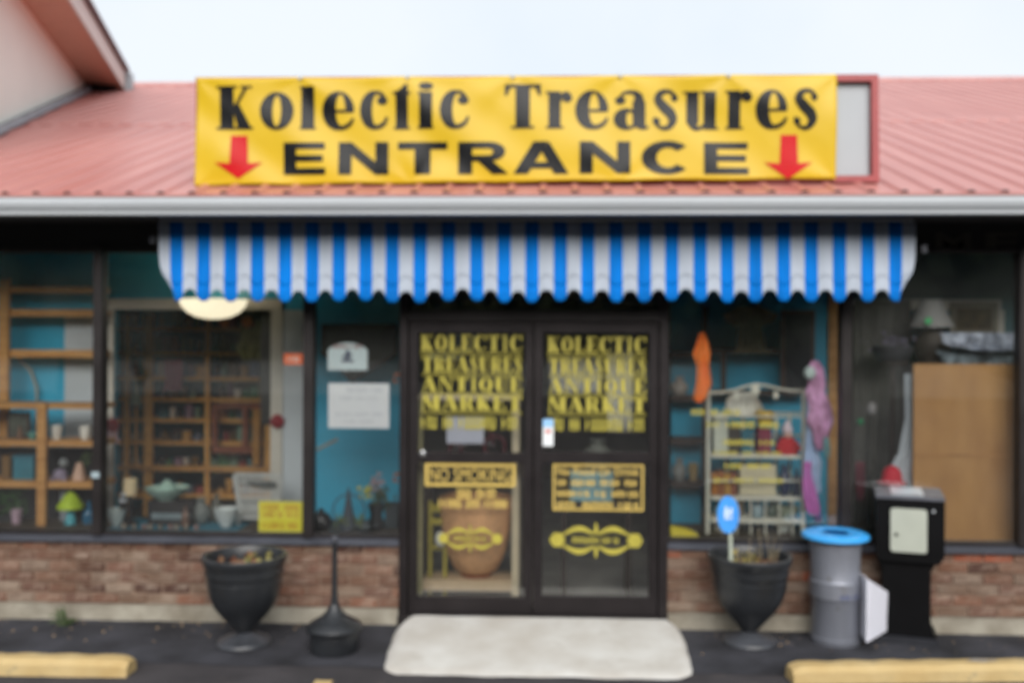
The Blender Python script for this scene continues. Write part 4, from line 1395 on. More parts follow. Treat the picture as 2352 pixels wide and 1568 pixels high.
pbox(30, 76, 1052, 1104, YI, .1).build('box', C('turquoise card', (48, 116, 132)), t)
pbox(28, 78, 1046, 1053, YI - .004, .108).build('lid', C('deep turquoise card', (40, 98, 114)), t)
one('book', 'ochre book standing at the far end of the middle pine shelf', 'book', pbox(4, 22, 1046, 1104, YI, .12), C('ochre cloth', (112, 84, 44)))
t = root('soft_toy', 'pale lavender soft toy on the middle pine shelf right of the post', 'soft toy', 138, on(1107), YI)
M_lav = C('lavender plush', (150, 140, 160), rough=.95)
c = at(138, 1090, YI)
MB().ball(c, .055, .045, .05).build('body', M_lav, t, True)
c2 = at(146, 1062, YI)
MB().ball(c2, .034, .03, .034).build('head', C('grey plush', (140, 146, 146), rough=.95), t, True)
for dx in (-.045, .05):
    MB().ball((c.x + dx, c.y - .03, c.z - .03), .022).build('arm', M_lav, t, True)
one('vase', 'peach wedge shaped vase on the middle pine shelf by the mullion', 'vase', plathe(182, on(1108), 1062, 34, YI, [(0, 0), (1, 0), (1, .1), (.55, .75), (.4, 1), (0, 1)]), C('peach glaze', (196, 160, 136), rough=.4, var=.08))
t = root('leafy_sprig', 'dark green sprig of leaves behind the peach vase', 'plant', 195, on(1107), YI + .06)
mb = MB()
rnd = random.Random(2)
c = at(196, 1062, YI + .06)
for i in range(26):
    q = c + Vector((rnd.uniform(-.05, .05), rnd.uniform(-.03, .03), rnd.uniform(-.03, .07)))
    mb.add([q, q + Vector((.02, 0, .012)), q + Vector((.03, 0, .035)), q + Vector((.004, 0, .025))], [(0, 1, 2, 3)])
kind(mb.build('leaves', C('dark leaf', (62, 78, 44)), t), 'stuff')
MB().tube([at(196, on(1107), YI + .06), c], .006).build('stem', C('dark leaf', (62, 78, 44)), t)
one('card', 'upright white card on the bottom of the pine unit, beside the post', 'card', pbox(138, 162, 1124, 1218, YI + .08, .01), C('white card', (186, 194, 204), var=.04))
t = root('small_lamp', 'little lamp with a lime green shade and turquoise base on the bottom pine shelf', 'lamp', 160, on(1222), YI)
plathe(162, on(1224), 1164, 30, YI - .05, [(0, 0), (1, 0), (1, .2), (.75, .5), (.45, .9), (.3, 1), (0, 1)]).build('base', C('turquoise glaze', (76, 168, 180), rough=.35, var=.06), t, True)
plathe(162, 1166, 1130, 60, YI - .05, [(0, 0), (1, 0), (.95, .2), (.45, .8), (.2, 1), (0, 1)]).build('shade', C('lime shade', (176, 204, 44), var=.06), t, True)
one('vase', 'slim pale pink vase at the bottom of the pine unit', 'vase', plathe(38, on(1224), 1170, 26, YI - .05, [(0, 0), (.8, 0), (.7, .2), (.8, .6), (1, 1), (.8, 1), (.6, .6), (0, .3)]), C('pale pink glaze', (182, 156, 170), rough=.4, var=.06))
t = root('pot_plant', 'dark green trailing plant in the bottom left of the pine unit', 'plant', 24, on(1222), YI + .05)
mb = MB()
c = at(24, 1160, YI + .06)
for i in range(60):
    q = c + Vector((rnd.uniform(-.1, .1), rnd.uniform(-.05, .05), rnd.uniform(-.08, .12)))
    s_ = rnd.uniform(.015, .035)
    mb.add([q, q + Vector((s_, .01, s_ * .4)), q + Vector((s_ * 1.2, 0, s_ * 1.3)), q + Vector((.1 * s_, -.01, s_))], [(0, 1, 2, 3)])
kind(mb.build('leaves', C('green leaf', (58, 92, 50), var=.3), t), 'stuff')
plathe(18, on(1224), 1180, 40, YI + .06, CUP).build('pot', C('dark pot', (48, 50, 50)), t)
one('bottle', 'deep blue bottle at the bottom of the pine unit by the mullion', 'bottle', plathe(205, on(1224), 1150, 30, YI, BOTTLE), C('deep blue glass', (36, 96, 128), rough=.2))
c = at(219, 1090, -0.052)
one('tag', 'small pale tag stuck on the black mullion at mid height', 'tag', MB().box(c.x - .03, c.x + .03, -.056, -.048, c.z - .022, c.z + .022), C('pale tag', (150, 166, 172)))
# pale wooden hand stick in the same window
o = one('walking_stick', 'bent pale stick leaning in the tall pine rack before the teal wall', 'stick', MB().tube([at(40, 820, YA + .22), at(70, 850, YA + .22), at(84, 890, YA + .22), at(86, 1010, YA + .22)], .012), C('pale stick wood', (150, 150, 134)))

# ---------------------------------------------------------------- big left window
t = root('pendant_lamp', 'lit cream bowl lamp hanging behind the big left window under the awning', 'lamp', 490, 735, 0.62)
YL = 0.62
M_glow = mat('lit lamp glass', srgb((250, 240, 206)), rough=.4, emit=((1.0, 0.88, 0.62), 0.30))
pr = [(1e-3, 0), (.25, .03), (.5, .12), (.75, .34), (.92, .66), (1, 1), (.96, 1), (.9, .72), (.7, .42), (.4, .22), (1e-3, .16)]
plathe(490, 733, 688, 156, YL, pr, n=40).build('bowl', M_glow, t, True)
c = at(490, 680, YL)
for k in range(3):
    a = 2 * PI * k / 3 + .4
    MB().tube([(c.x + .26 * math.cos(a), c.y + .26 * math.sin(a), c.z), (c.x, c.y, CE - .1)], .004, n=5).build('chain', M_chrome, t)
MB().lathe([(0, 0), (.05, 0), (.06, .06), (0, .06)], (c.x, c.y, CE - .11), n=16).build('ceiling_cup', M_chrome, t)
pl = bpy.data.lights.new('lamp_bulb', 'POINT')
pl.energy = 0.6
pl.color = (1, .82, .58)
pl.shadow_soft_size = .05
po = bpy.data.objects.new('lamp_bulb', pl)
S.collection.objects.link(po)
po.parent = t
po.location = Vector((c.x, c.y, c.z + .02)) - t.location

YG = 0.012
t = root('sticker', 'orange and white sticker on the glass of the big left window', 'sticker', 674, 838, YG)
x0, x1, z0, z1 = rect(652, 695, 812, 837, YG)
MB().box(x0, x1, YG, YG + .001, z0, z1).build('sheet', C('orange sticker', (236, 106, 46), var=.03), t)
scribble(x0 + .025, x1 - .025, z0 + .022, z1 - .022, YG - .0008, C('white print', (236, 220, 210)), 'lettering', t, (4,), 3)
t = root('window_sign', 'yellow sign with faded orange lettering at the lower right of the big left window', 'sign', 644, 1238, YG)
x0, x1, z0, z1 = rect(594, 696, 1151, 1237, YG)
z0 = max(z0, ZSILL + .045)
MB().box(x0, x1, YG, YG + .003, z0, z1).build('sheet', C('yellow sign card', (244, 232, 70), var=.04), t)
M_orprint = C('orange print', (214, 152, 52), var=.1)
for i, (a, b, w_) in enumerate(((.70, .90, (5, 4)), (.48, .66, (4, 2, 4)), (.10, .30, (6, 3)))):
    scribble(x0 + .03, x1 - .03, z0 + (z1 - z0) * a, z0 + (z1 - z0) * b, YG - .001, M_orprint, 'lettering', t, w_, i + 20)

# wicker chair
YC = 0.55
t = root('wicker_chair', 'pale grey wicker chair back behind the yellow sign in the big left window', 'chair', 590, 1235, YC)
M_wick = C('pale wicker', (188, 190, 186), var=.1, scale=30)
BZ = ZSILL + .012
def cp(px, py, Y=YC):
    q = at(px, py, Y)
    return Vector((q.x, q.y, max(q.z, BZ)))
fr = [cp(556, 1226), cp(548, 1160), cp(537, 1091), cp(539, 1089), cp(590, 1090), cp(646, 1091), cp(648, 1093), cp(642, 1160), cp(634, 1226)]
MB().tube(fr, .014).build('back_frame', M_wick, t)
for k in range(13):
    u = (k + .5) / 13
    a, b = cp(539 + 108 * u, 1090), cp(557 + 76 * u, 1226)
    MB().box(-.007, .007, YC - .004, YC + .004, 0, 1).build('slat', M_wick, t)
    o = t.children[-1]
    me = o.data
    for v in me.vertices:
        f_ = v.co.z
        v.co = Vector((b.x + (a.x - b.x) * f_ + v.co.x, v.co.y, b.z + (a.z - b.z) * f_))
for k in range(6):
    py = 1104 + k * 20
    a, b = cp(540 + k * 3, py, YC - .009), cp(646 - k * 3, py, YC - .009)
    MB().box(a.x, b.x, YC - .012, YC - .006, a.z - .006, a.z + .006).build('slat', M_wick, t)
a, b = cp(557, 1200), cp(634, 1200)
MB().box(a.x, b.x, YC - .16, YC - .015, BZ + .05, BZ + .075).build('seat', M_wick, t)
for xx in (a.x + .015, b.x - .015):
    MB().box(xx - .012, xx + .012, YC - .155, YC - .13, BZ, BZ + .05).build('leg', M_wick, t)
one('scarf', 'dark patterned scarf draped over the top of the pale wicker chair', 'scarf', drape([(1104, 566, 634), (1114, 570, 636), (1122, 610, 634)], YC - .03, amp=.006), C('dark pattern', (96, 100, 98), var=.5, scale=25))

M_rose = C('dark red ribbon', (132, 36, 42))
for px, py, lb in ((637, 967, 'dark red rosette on the pale trim at the right of the big left window'), (259, 976, 'dark red rosette on the pale trim next to the black mullion')):
    c = at(px, py, YB - .05)
    mb = MB()
    for k in range(9):
        a = 2 * PI * k / 9
        mb.ball((c.x + .035 * math.cos(a), c.y - .006 * (k % 2), c.z + .035 * math.sin(a)), .026, .014, .026, n=8)
    t = thing('rosette', lb, 'rosette', (c.x, c.y, c.z), 'red rosettes holding the trim')
    kind(mb.build('petals', M_rose, t, True), 'stuff')
    MB().ball((c.x, c.y - .015, c.z), .022).build('centre', M_rose, t, True)
    for s_ in (-1, 1) if px < 400 else ():
        solid(drape([(985, px - 6 + s_ * 6, px + 4 + s_ * 6), (1018, px - 8 + s_ * 8, px + 6 + s_ * 8)], YB - .045, amp=.003, nu=4).build('ribbon', C('pale pink ribbon', (176, 146, 150)), t))

# display on the platform
one('table_cover', 'teal cloth spread along the bottom of the big left window', 'cloth', MB().grid(lambda u, v: (at(248 + 300 * u, 1230, .2).x, .11 + .5 * v, BZ + .004 + .012 * abs(noise.noise(Vector((u * 9, v * 4, 1))))), 40, 12), C('teal cloth', (58, 132, 156)), smooth=True)
Zp = BZ + .018
def stand(mb):
    dz = Zp - min(v[2] for v in mb.v)
    mb.v = [(a, b, c_ + dz) for a, b, c_ in mb.v]
    return mb
t = root('storage_chest', 'dark chest with a pale lid strip low in the big left window', 'chest', 388, 1225, .34)
stand(pbox(338, 442, 1172, 1226, .3, .2)).build('chest', C('black chest', (34, 32, 32)), t)
pbox(348, 438, 1178, 1192, .292, .007).build('strip', C('pale metal strip', (120, 134, 138), rough=.3), t)
zc = Zp + at(388, 1172, .3).z - at(388, 1226, .3).z
def rest(mb, z):
    dz = z - min(v[2] for v in mb.v)
    mb.v = [(a, b, c_ + dz) for a, b, c_ in mb.v]
    return mb
t = root('cake_stand', 'mint green glass bowl with a peaked cover on the dark chest', 'bowl', 384, 1170, .38)
rest(plathe(384, 1170, 1142, 104, .38, BOWL, n=24), zc + .001).build('bowl', C('mint glass', (178, 206, 192), rough=.25, var=.08), t, True)
rest(plathe(384, 1158, 1126, 66, .38, [(0, 0), (1, 0), (.8, .3), (.35, .75), (.12, .95), (0, 1)], n=24), zc + .05).build('cover', C('mint glass light', (164, 196, 182), rough=.25, var=.08), t, True)
t = root('candle', 'cream candle on a dark holder at the left of the big window', 'candle', 299, 1225, .3)
stand(plathe(299, 1226, 1134, 34, .3, [(0, 0), (1, 0), (1, .04), (.3, .1), (.3, .85), (.9, .95), (.9, 1), (0, 1)])).build('holder', C('black iron', (32, 30, 30)), t, True)
plathe(299, 1136, 1098, 32, .3, [(0, 0), (1, 0), (1, .9), (.8, 1), (0, .94)]).build('wax', C('cream wax', (232, 210, 166), var=.04), t, True)
t = root('figurine', 'small white figurine on a black stump beside the cream candle', 'figurine', 283, 1225, .24)
stand(plathe(283, 1226, 1158, 22, .24, [(0, 0), (1, 0), (.8, .2), (.8, .9), (1, 1), (0, 1)])).build('stump', C('black iron', (32, 30, 30)), t)
plathe(283, 1159, 1130, 20, .24, VASE).build('body', C('white bisque', (200, 206, 212), var=.05), t, True)
one('bottle', 'brown bottle right of the dark chest in the big left window', 'bottle', stand(plathe(426, 1226, 1178, 18, .22, BOTTLE)), C('brown bottle glass', (118, 92, 78), rough=.25))
one('bowl', 'white lace edged bowl next to the wicker chair', 'bowl', stand(plathe(519, 1226, 1184, 58, .26, BOWL)), C('white lace china', (206, 214, 212), var=.08), smooth=True)
one('bowl', 'pale bowl at the far left of the big left window, by the mullion', 'bowl', stand(plathe(268, 1226, 1186, 44, .22, BOWL)), C('pale lace china', (186, 200, 198), var=.1), smooth=True)
one('jar', 'grey stone jar between the brown bottle and the lace bowl', 'jar', stand(plathe(462, 1226, 1170, 44, .4, VASE)), C('grey stone', (112, 118, 114)), smooth=True)
one('jar', 'small dim jar between the grey jar and the lace bowl', 'jar', stand(plathe(497, 1226, 1164, 26, .46, VASE)), C('dim jar', (96, 96, 86)), smooth=True)
M_shell = C('mixed shell', (150, 140, 124))
for i in range(9):
    px = 285 + i * 20 + (i % 3) * 3
    one('shell', '%s shell, %s from the left in the row along the big window sill' % (('pale', 'grey', 'pinkish')[i % 3], ORD[i + 1]), 'shell', stand(plathe(px, 1226, 1216, 13, .15, [(0, 0), (.8, 0), (1, .4), (.6, .9), (0, 1)], n=10)), C('mixed shell %d' % (i % 3), ((150, 140, 124), (126, 118, 104), (150, 120, 112))[i % 3]), 'shells along the sill')

# the dim room seen through the white framed opening
YR = 2.4
t = root('room_shelf', 'brown wooden shelves crowded with ornaments in the dim room behind the big window', 'shelf unit', 440, 1240, YR)
for a, b in ((283, 296), (330, 349), (470, 480), (606, 622)):
    pbox(a, b, 722, 1240, YR - .04, .04).build('post', M_brown, t)
shelf_rows = (752, 808, 866, 914, 962, 1014, 1074, 1136)
for py in shelf_rows:
    pbox(262, 640, py, py + 8, YR, .34).build('board', M_brown, t)
pbox(262, 640, 1070, 1082, YR - .08, .03).build('rail', M_pine, t)
rnd = random.Random(21)
cols = [(92, 112, 96), (134, 92, 60), (60, 92, 64), (150, 146, 130), (120, 60, 54), (78, 84, 98), (156, 120, 70), (56, 50, 46), (112, 92, 104), (168, 160, 150), (88, 70, 40), (66, 98, 104)]
n = 0
SHAPES = [VASE, BOTTLE, CUP, BOWL, [(0, 0), (1, 0), (1, .9), (.8, 1), (0, 1)]]
SHN = ['vase', 'bottle', 'cup', 'bowl', 'canister']
CN = ['grey green', 'rust', 'dark green', 'pale grey', 'dull red', 'slate blue', 'tan', 'charcoal', 'mauve', 'off white', 'olive brown', 'teal grey']
ORD = ['', 'first', 'second', 'third', 'fourth', 'fifth', 'sixth', 'seventh', 'eighth', 'ninth', 'tenth', 'eleventh', 'twelfth', 'thirteenth', 'fourteenth', 'fifteenth', 'sixteenth', 'seventeenth', 'eighteenth', 'nineteenth', 'twentieth', 'twenty-first', 'twenty-second']
for ri, py in enumerate(shelf_rows):
    px, n = 302, 0
    while px < 604:
        w_ = rnd.uniform(11, 25)
        if not (324 < px + w_ / 2 < 356 or 464 < px + w_ / 2 < 486) and rnd.random() < .97:
            h = rnd.uniform(18, 38)
            pr = rnd.choice(SHAPES)
            k = rnd.randrange(len(cols))
            mm = C('ornament %d' % k, tuple(min(235, int(x * 1.25)) for x in cols[k]), rough=.4)
            if rnd.random() < .3:
                mb, sh = pbox(px, px + w_, py - h, py, YR + .08, .12), 'box'
            else:
                mb, sh = plathe(px + w_ / 2, py, py - h, w_, YR + .12, pr, n=12), SHN[SHAPES.index(pr)]
            n += 1
            one(sh if sh != 'box' else 'small_box', '%s %s, %s from the left on the %s shelf of the dim room' % (CN[k], sh, ORD[n], ORD[ri + 1]), sh, mb, mm, 'ornaments in the dim room', smooth=False)
        px += w_ + rnd.uniform(1, 4)
YT2 = 2.2
t = root('cabinet', 'red brown cabinet frame with an ochre post in the dim room', 'cabinet', 530, 1072, 2.25)
for a, b, c_, d in ((486, 596, 926, 938), (486, 596, 1026, 1040)):
    pbox(a, b, c_, d, 2.25, .06).build('rail', M_redbrown, t)
for a, b in ((486, 498), (556, 568)):
    pbox(a, b, 938.5, 1025.5, 2.25, .06).build('post', M_redbrown, t)
pbox(580, 596, 938.5, 1068, 2.24, .06).build('post', C('ochre wood', (168, 118, 48)), t)
solid(one('tapestry', 'olive green patterned cloth hanging high in the dim room, right of the lamp', 'cloth', drape([(735, 562, 626), (770, 548, 624), (800, 540, 622), (826, 556, 606)], 1.9, amp=.03, waves=3), C('olive pattern', (142, 140, 78), var=.35, scale=12), smooth=True))
solid(one('cloth', 'dull pink cloth hanging on the shelves of the dim room', 'cloth', drape([(826, 378, 420), (880, 376, 418), (898, 372, 414)], 2.2, amp=.02), C('dull pink cloth', (150, 84, 100)), smooth=True))
for px, py, w_, lb in ((515, 741, 24, 'round orange lantern just below the lit bowl lamp'), (569, 739, 30, 'orange lantern at the top of the olive cloth')):
    t = root('lantern', lb, 'lantern', px, py, 1.8, 'orange lanterns')
    c = at(px, py, 1.8)
    MB().ball(c, w_ / 2 / ppm(1.8)).build('globe', C('orange paper', (214, 120, 36)), t, True)
    MB().tube([c, (c.x, c.y, CE)], .003, n=5).build('cord', M_black, t)
solid(one('curtain', 'thin grey curtain at the right of the dim room opening', 'curtain', drape([(716, 600, 622), (860, 596, 622), (975, 600, 622)], 1.25, amp=.015), C('thin grey cloth', (104, 104, 100)), smooth=True))
t = root('floor_lamp', 'slim brown lamp with a dim cone shade near the left of the dim room', 'lamp', 318, 1072, 2.2)
plathe(312, 1072, 905, 10, 2.2, [(0, 0), (2.4, 0), (2.4, .02), (.5, .05), (.5, 1), (0, 1)]).build('pole', M_brown, t)
plathe(312, 930, 872, 32, 2.2, [(0, 0), (1, 0), (.3, 1), (0, 1)]).build('shade', C('sage shade', (128, 140, 124)), t)

# ---------------------------------------------------------------- narrow window left of the doors
YN = 0.35
solid(one('pennant', 'black cloth pennant hanging point down behind the small white sign', 'pennant', drape([(744, 738, 912), (812, 736, 914), (828, 752, 892), (868, 798, 822), (876, 806, 814)], .52, amp=.01), C('black cloth', (42, 40, 36)), smooth=True), .006)
t = root('shop_notice', 'small white sign with an arched top and dark emblem on the narrow window', 'sign', 798, 851, YG)
x0, x1, z0, z1 = rect(753, 844, 785, 850, YG)
n = 14
pts = [(x0, z0), (x1, z0), (x1, z1 - .06)] + [(x0 + (x1 - x0) * (1 - i / n), z1 - .06 + .055 * math.sin(PI * i / n) ** .7) for i in range(1, n)] + [(x0, z1 - .06)]
MB().prism(pts, YG, YG + .002).build('sheet', C('pale blue white card', (206, 222, 224), var=.03), t)
xm, zm = (x0 + x1) / 2, (z0 + z1) / 2 - .005
M_emb = C('navy emblem', (70, 74, 98))
em = MB()
for i, (a, b, c_, d) in enumerate(((-.045, .045, -.04, -.02), (-.014, .014, -.02, .05), (-.04, -.014, -.006, .012), (.014, .034, .004, .024))):
    em.box(xm + a, xm + b, YG - .002 - .0003 * i, YG - .0005, zm + c_, zm + d)
em.build('emblem', M_emb, t)
ln = scribble(x0 + .04, x1 - .04, z1 - .05, z1 - .02, YG - .001, C('red print', (150, 96, 90)), 'lettering', t, (7,), 9)
t = root('notice_sheet', 'large white printed notice below the small sign on the narrow window', 'notice', 823, 984, YG)
x0, x1, z0, z1 = rect(754, 894, 880, 983, YG)
MB().box(x0, x1, YG, YG + .001, z0, z1).build('sheet', M_paper, t)
M_faint = C('faint print', (204, 208, 214), var=.02)
for i, (a, b, f0, f1, w_) in enumerate(((.3, .9, .80, .90, (7, 4)), (.2, .8, .64, .70, (5, 3, 4)), (.12, .9, .28, .34, (6, 5, 4)), (.25, .75, .12, .18, (4, 5)))):
    scribble(x0 + (x1 - x0) * a, x0 + (x1 - x0) * b, z0 + (z1 - z0) * f0, z0 + (z1 - z0) * f1, YG - .0008, M_faint, 'lettering', t, w_, 30 + i)
one('stick', 'short pale stick leaning out from the mullion below the white notice', 'stick', MB().tube([at(728, 1032, .3), at(776, 1008, .34)], .012), C('bleached wood', (164, 160, 146)))
M_rust = C('rust brown', (156, 92, 54))
for py, lb in ((868, 'upper brown hook on the door frame beside the white notice'), (1096, 'lower brown hook on the door frame above the flower vase')):
    c = at(913, py, .14)
    one('hook', lb, 'hook', MB().tube([(c.x + .03, c.y, c.z + .03), (c.x - .02, c.y, c.z + .025), (c.x - .03, c.y, c.z - .02), (c.x, c.y, c.z - .03)], .012), M_rust, 'brown hooks on the door frame')
# cone with a hoop
t = root('tower_ornament', 'dark iron cone tower inside a thin hoop in the narrow window', 'ornament', 800, 1238, .3)
c = at(800, 1236, .3)
hgt = at(800, 1120, .3).z - BZ
MB().lathe([(0, 0), (.075, 0), (.05, .08), (.022, .22), (.008, hgt), (0, hgt)], (c.x, .3, BZ), n=8).build('cone', C('dark iron', (58, 66, 76)), t)
MB().tube([(c.x + .125 * math.cos(2 * PI * i / 24), .32, BZ + .14 + .125 * math.sin(2 * PI * i / 24)) for i in range(25)], .006, n=5).build('hoop', C('dark iron', (58, 66, 76)), t)
mb = MB()
for i in range(30):
    q = Vector((c.x + rnd.uniform(-.11, .11), .26 + rnd.uniform(-.03, .03), BZ + rnd.uniform(.0, .10)))
    mb.add([q, q + Vector((.03, .005, .008)), q + Vector((.02, 0, .035))], [(0, 1, 2)])
kind(mb.build('leaves', C('dusty leaf', (98, 110, 58)), t), 'stuff')
t = root('flower_vase', 'dark vase of faded pink and yellow flowers in the narrow window', 'flowers', 862, 1238, .3)
c = at(864, 1236, .3)
MB().lathe([(0, 0), (.05, 0), (.06, .04), (.045, .12), (.07, .2), (.06, .2), (0, .16)], (c.x, .3, BZ), n=14).build('vase', C('black vase', (40, 42, 44)), t, True)
for nm, col, dx, dz, k in (('pink_flowers', (172, 152, 158), .0, .36, 26), ('yellow_flowers', (186, 186, 74), -.07, .27, 14), ('leaves', (70, 82, 54), .03, .27, 40)):
    mb = MB()
    for i in range(k):
        q = Vector((c.x + dx + rnd.gauss(0, .035), .3 + rnd.gauss(0, .03), BZ + dz + rnd.gauss(0, .045)))
        for j in range(3):
            d_ = Vector((rnd.uniform(-1, 1), rnd.uniform(-1, 1), rnd.uniform(-1, 1))).normalized() * .028
            e_ = d_.orthogonal().normalized() * .014
            mb.add([q, q + d_ * .5 + e_, q + d_, q + d_ * .5 - e_], [(0, 1, 2, 3)])
    kind(mb.build(nm, C(nm, col, var=.2), t), 'stuff')
one('kettle', 'squat black pot in the corner of the narrow window by the mullion', 'pot', rest(plathe(737, 1236, 1186, 50, .26, [(0, 0), (.7, 0), (1, .3), (1, .5), (.7, .75), (.3, .82), (.3, .92), (.12, 1), (0, 1)]), BZ), C('black enamel', (30, 30, 34), rough=.35), smooth=True)
one('box', 'dark tin box beside the flower vase next to the door', 'box', rest(pbox(884, 914, 1176, 1234, .34, .1), BZ), C('dark tin', (44, 54, 58)))
one('dish', 'low grey dish before the flower vase in the narrow window', 'dish', rest(plathe(838, 1236, 1220, 60, .2, BOWL), BZ), C('grey dish', (84, 92, 96)), smooth=True)

# ---------------------------------------------------------------- behind the doors
YD = 0.22
t = root('cream_stand', 'cream painted wooden frame stand behind the left glass door', 'stand', 1080, 1375, YD)
pbox(1176, 1193, 905, 1372, YD, .045).build('post', M_cream, t)
pbox(962, 1175, 905, 919, YD, .045).build('rail', M_cream, t)
pbox(958, 970, 920, 1372, YD, .045).build('post', C('olive cream', (178, 172, 128), var=.1), t)
pbox(971, 1175, 1332, 1356, YD - .002, .3).build('shelf', C('pale wood shelf', (206, 182, 148), var=.08), t)
t = root('brown_basket', 'large round brown basket on the cream stand behind the left door', 'basket', 1094, 1330, YD + .2)
pr = [(0, 0), (.35, 0), (.6, .08), (.84, .3), (.97, .6), (1, .86), (1.04, .87), (1.04, 1), (.95, 1), (.93, .9), (.7, .3), (0, .08)]
plathe(1094, 1316, 1140, 166, YD + .17, pr, n=32).build('bowl', C('brown basket', (224, 172, 122), var=.2, scale=14), t, True)
plathe(1094, 1331, 1314, 70, YD + .17, [(0, 0), (1, 0), (1, 1), (0, 1)]).build('foot', M_redbrown, t)
t = root('olive_chair', 'olive yellow painted chair behind the left edge of the left door', 'chair', 1000, 1330, .3)
M_olive = C('olive yellow paint', (162, 150, 52), var=.12)
for a, b in ((984, 992), (1018, 1026)):
    pbox(a, b, 1150, 1370, .30, .03).build('leg', M_olive, t)
pbox(992, 1018, 1158, 1176, .305, .02).build('back_rail', M_olive, t)
pbox(992, 1018, 1190, 1204, .305, .02).build('back_rail', M_olive, t)
pbox(984, 1026, 1250, 1262, .335, .1).build('seat', M_olive, t)
pbox(984, 992, 1263, 1370, .425, .03).build('leg', M_olive, t)
pbox(1018, 1026, 1263, 1370, .425, .03).build('leg', M_olive, t)
one('ornament', 'white round ornament hanging before the brown basket', 'ornament', MB().ball(at(1012, 1238, .27), .045, .03, .06), C('white gloss', (214, 218, 212), rough=.3), smooth=True)
t = root('notice_sheet', 'grey white notice on the left door, above the push rail', 'notice', 1068, 1018, YG)
x0, x1, z0, z1 = rect(1026, 1111, 957, 1018, .003)
MB().box(x0, x1, .003, .004, z0, z1).build('sheet', C('grey white paper', (186, 190, 204), var=.03), t)
M_bike = C('dark red enamel', (112, 36, 44))
t = root('tricycle', 'dark red tricycle behind the left door above the push rail', 'tricycle', 1090, 1060, .8)
c = at(1136, 1024, .8)
MB().tube([(c.x + .085 * math.cos(2 * PI * i / 20), c.y, c.z + .085 * math.sin(2 * PI * i / 20)) for i in range(21)], .016, n=6).build('wheel', M_bike, t)
c2 = at(1046, 1030, .8)
MB().tube([(c2.x + .05 * math.cos(2 * PI * i / 16), c2.y, c2.z + .05 * math.sin(2 * PI * i / 16)) for i in range(17)], .012, n=6).build('wheel', M_bike, t)
MB().tube([c2, c.lerp(c2, .5) + Vector((0, 0, .07)), c], .012).build('frame', C('grey enamel', (130, 126, 128)), t)
MB().tube([c, c + Vector((-.06, 0, .16)), c + Vector((-.02, 0, .18))], .01).build('handlebar', M_bike, t)
t = root('display_table', 'dark narrow table behind the doors carrying the tricycle', 'table', 1090, 1070, .8)
zt_ = c2.z - .064
MB().box(at(975, 1000, .8).x, at(1215, 1000, .8).x, .65, .95, zt_ - .03, zt_).build('table_top', M_dark, t)
for xx in (at(985, 1000, .8).x, at(1205, 1000, .8).x):
    for yy in (.67, .9):
        MB().box(xx - .02, xx + .02, yy, yy + .03, FL, zt_ - .031).build('leg', M_dark, t)
M_sheetg = C('pale sheet', (226, 226, 216), var=.06)
solid(one('paper_banner', 'long pale strip hanging inside the right door behind the lettering', 'paper', drape([(757, 1394, 1454), (880, 1394, 1453), (992, 1396, 1452)], .5, amp=.006), M_sheetg, smooth=True))
solid(one('paper_banner', 'shorter pale sheet hanging left of the long strip inside the right door', 'paper', drape([(808, 1258, 1380), (860, 1262, 1382), (902, 1264, 1380)], .62, amp=.008), C('dim sheet', (214, 214, 204)), smooth=True))
solid(one('cloth', 'pale blue grey cloth hanging at the top of the left door', 'cloth', drape([(762, 1030, 1100), (790, 1024, 1104), (816, 984, 1060), (826, 986, 1056)], .6, amp=.01), C('blue grey cloth', (186, 212, 228)), smooth=True))
one('foil_box', 'pale blue box behind the gold framed lettering of the right door', 'box', pbox(1310, 1408, 1084, 1150, .5, .12), C('pale blue card', (158, 214, 224)))
t = root('display_table', 'low dark table inside the right door holding the pale blue box', 'table', 1360, 1152, .5)
x0, x1, z0, z1 = rect(1290, 1450, 1151, 1162, .5)
MB().box(x0, x1, .45, .75, z0, z1 - .001).build('table_top', M_dark, t)
for xx in (x0 + .02, x1 - .02):
    for yy in (.46, .7):
        MB().box(xx - .015, xx + .015, yy, yy + .03, FL, z0 - .001).build('leg', M_dark, t)
one('flower_pot', 'grey pot with a hint of leaves just above the right door rail', 'pot', rest(plathe(1372, 1084, 1012, 74, .57, VASE), at(1372, 1084, .5).z + .001), C('grey pot', (118, 122, 112)), smooth=True)
t = root('door_sticker', 'narrow white sticker with blue top and red mark between the two doors', 'sticker', 1259, 1024, -.026)
x0, x1, z0, z1 = rect(1247, 1271, 962, 1024, -.0275)
MB().box(x0, x1, -.029, -.0275, z0, z0 + (z1 - z0) * .7).build('sheet', C('white sticker', (226, 230, 232), var=.02), t)
MB().box(x0, x1, -.029, -.0275, z0 + (z1 - z0) * .7 + .0005, z1).build('blue_panel', C('light blue sticker', (150, 196, 240), var=.05), t)
MB().box(x0 + .02, x1 - .02, -.030, -.0292, z0 + (z1 - z0) * .48, z0 + (z1 - z0) * .62).build('red_mark', C('red sticker', (214, 120, 110)), t)
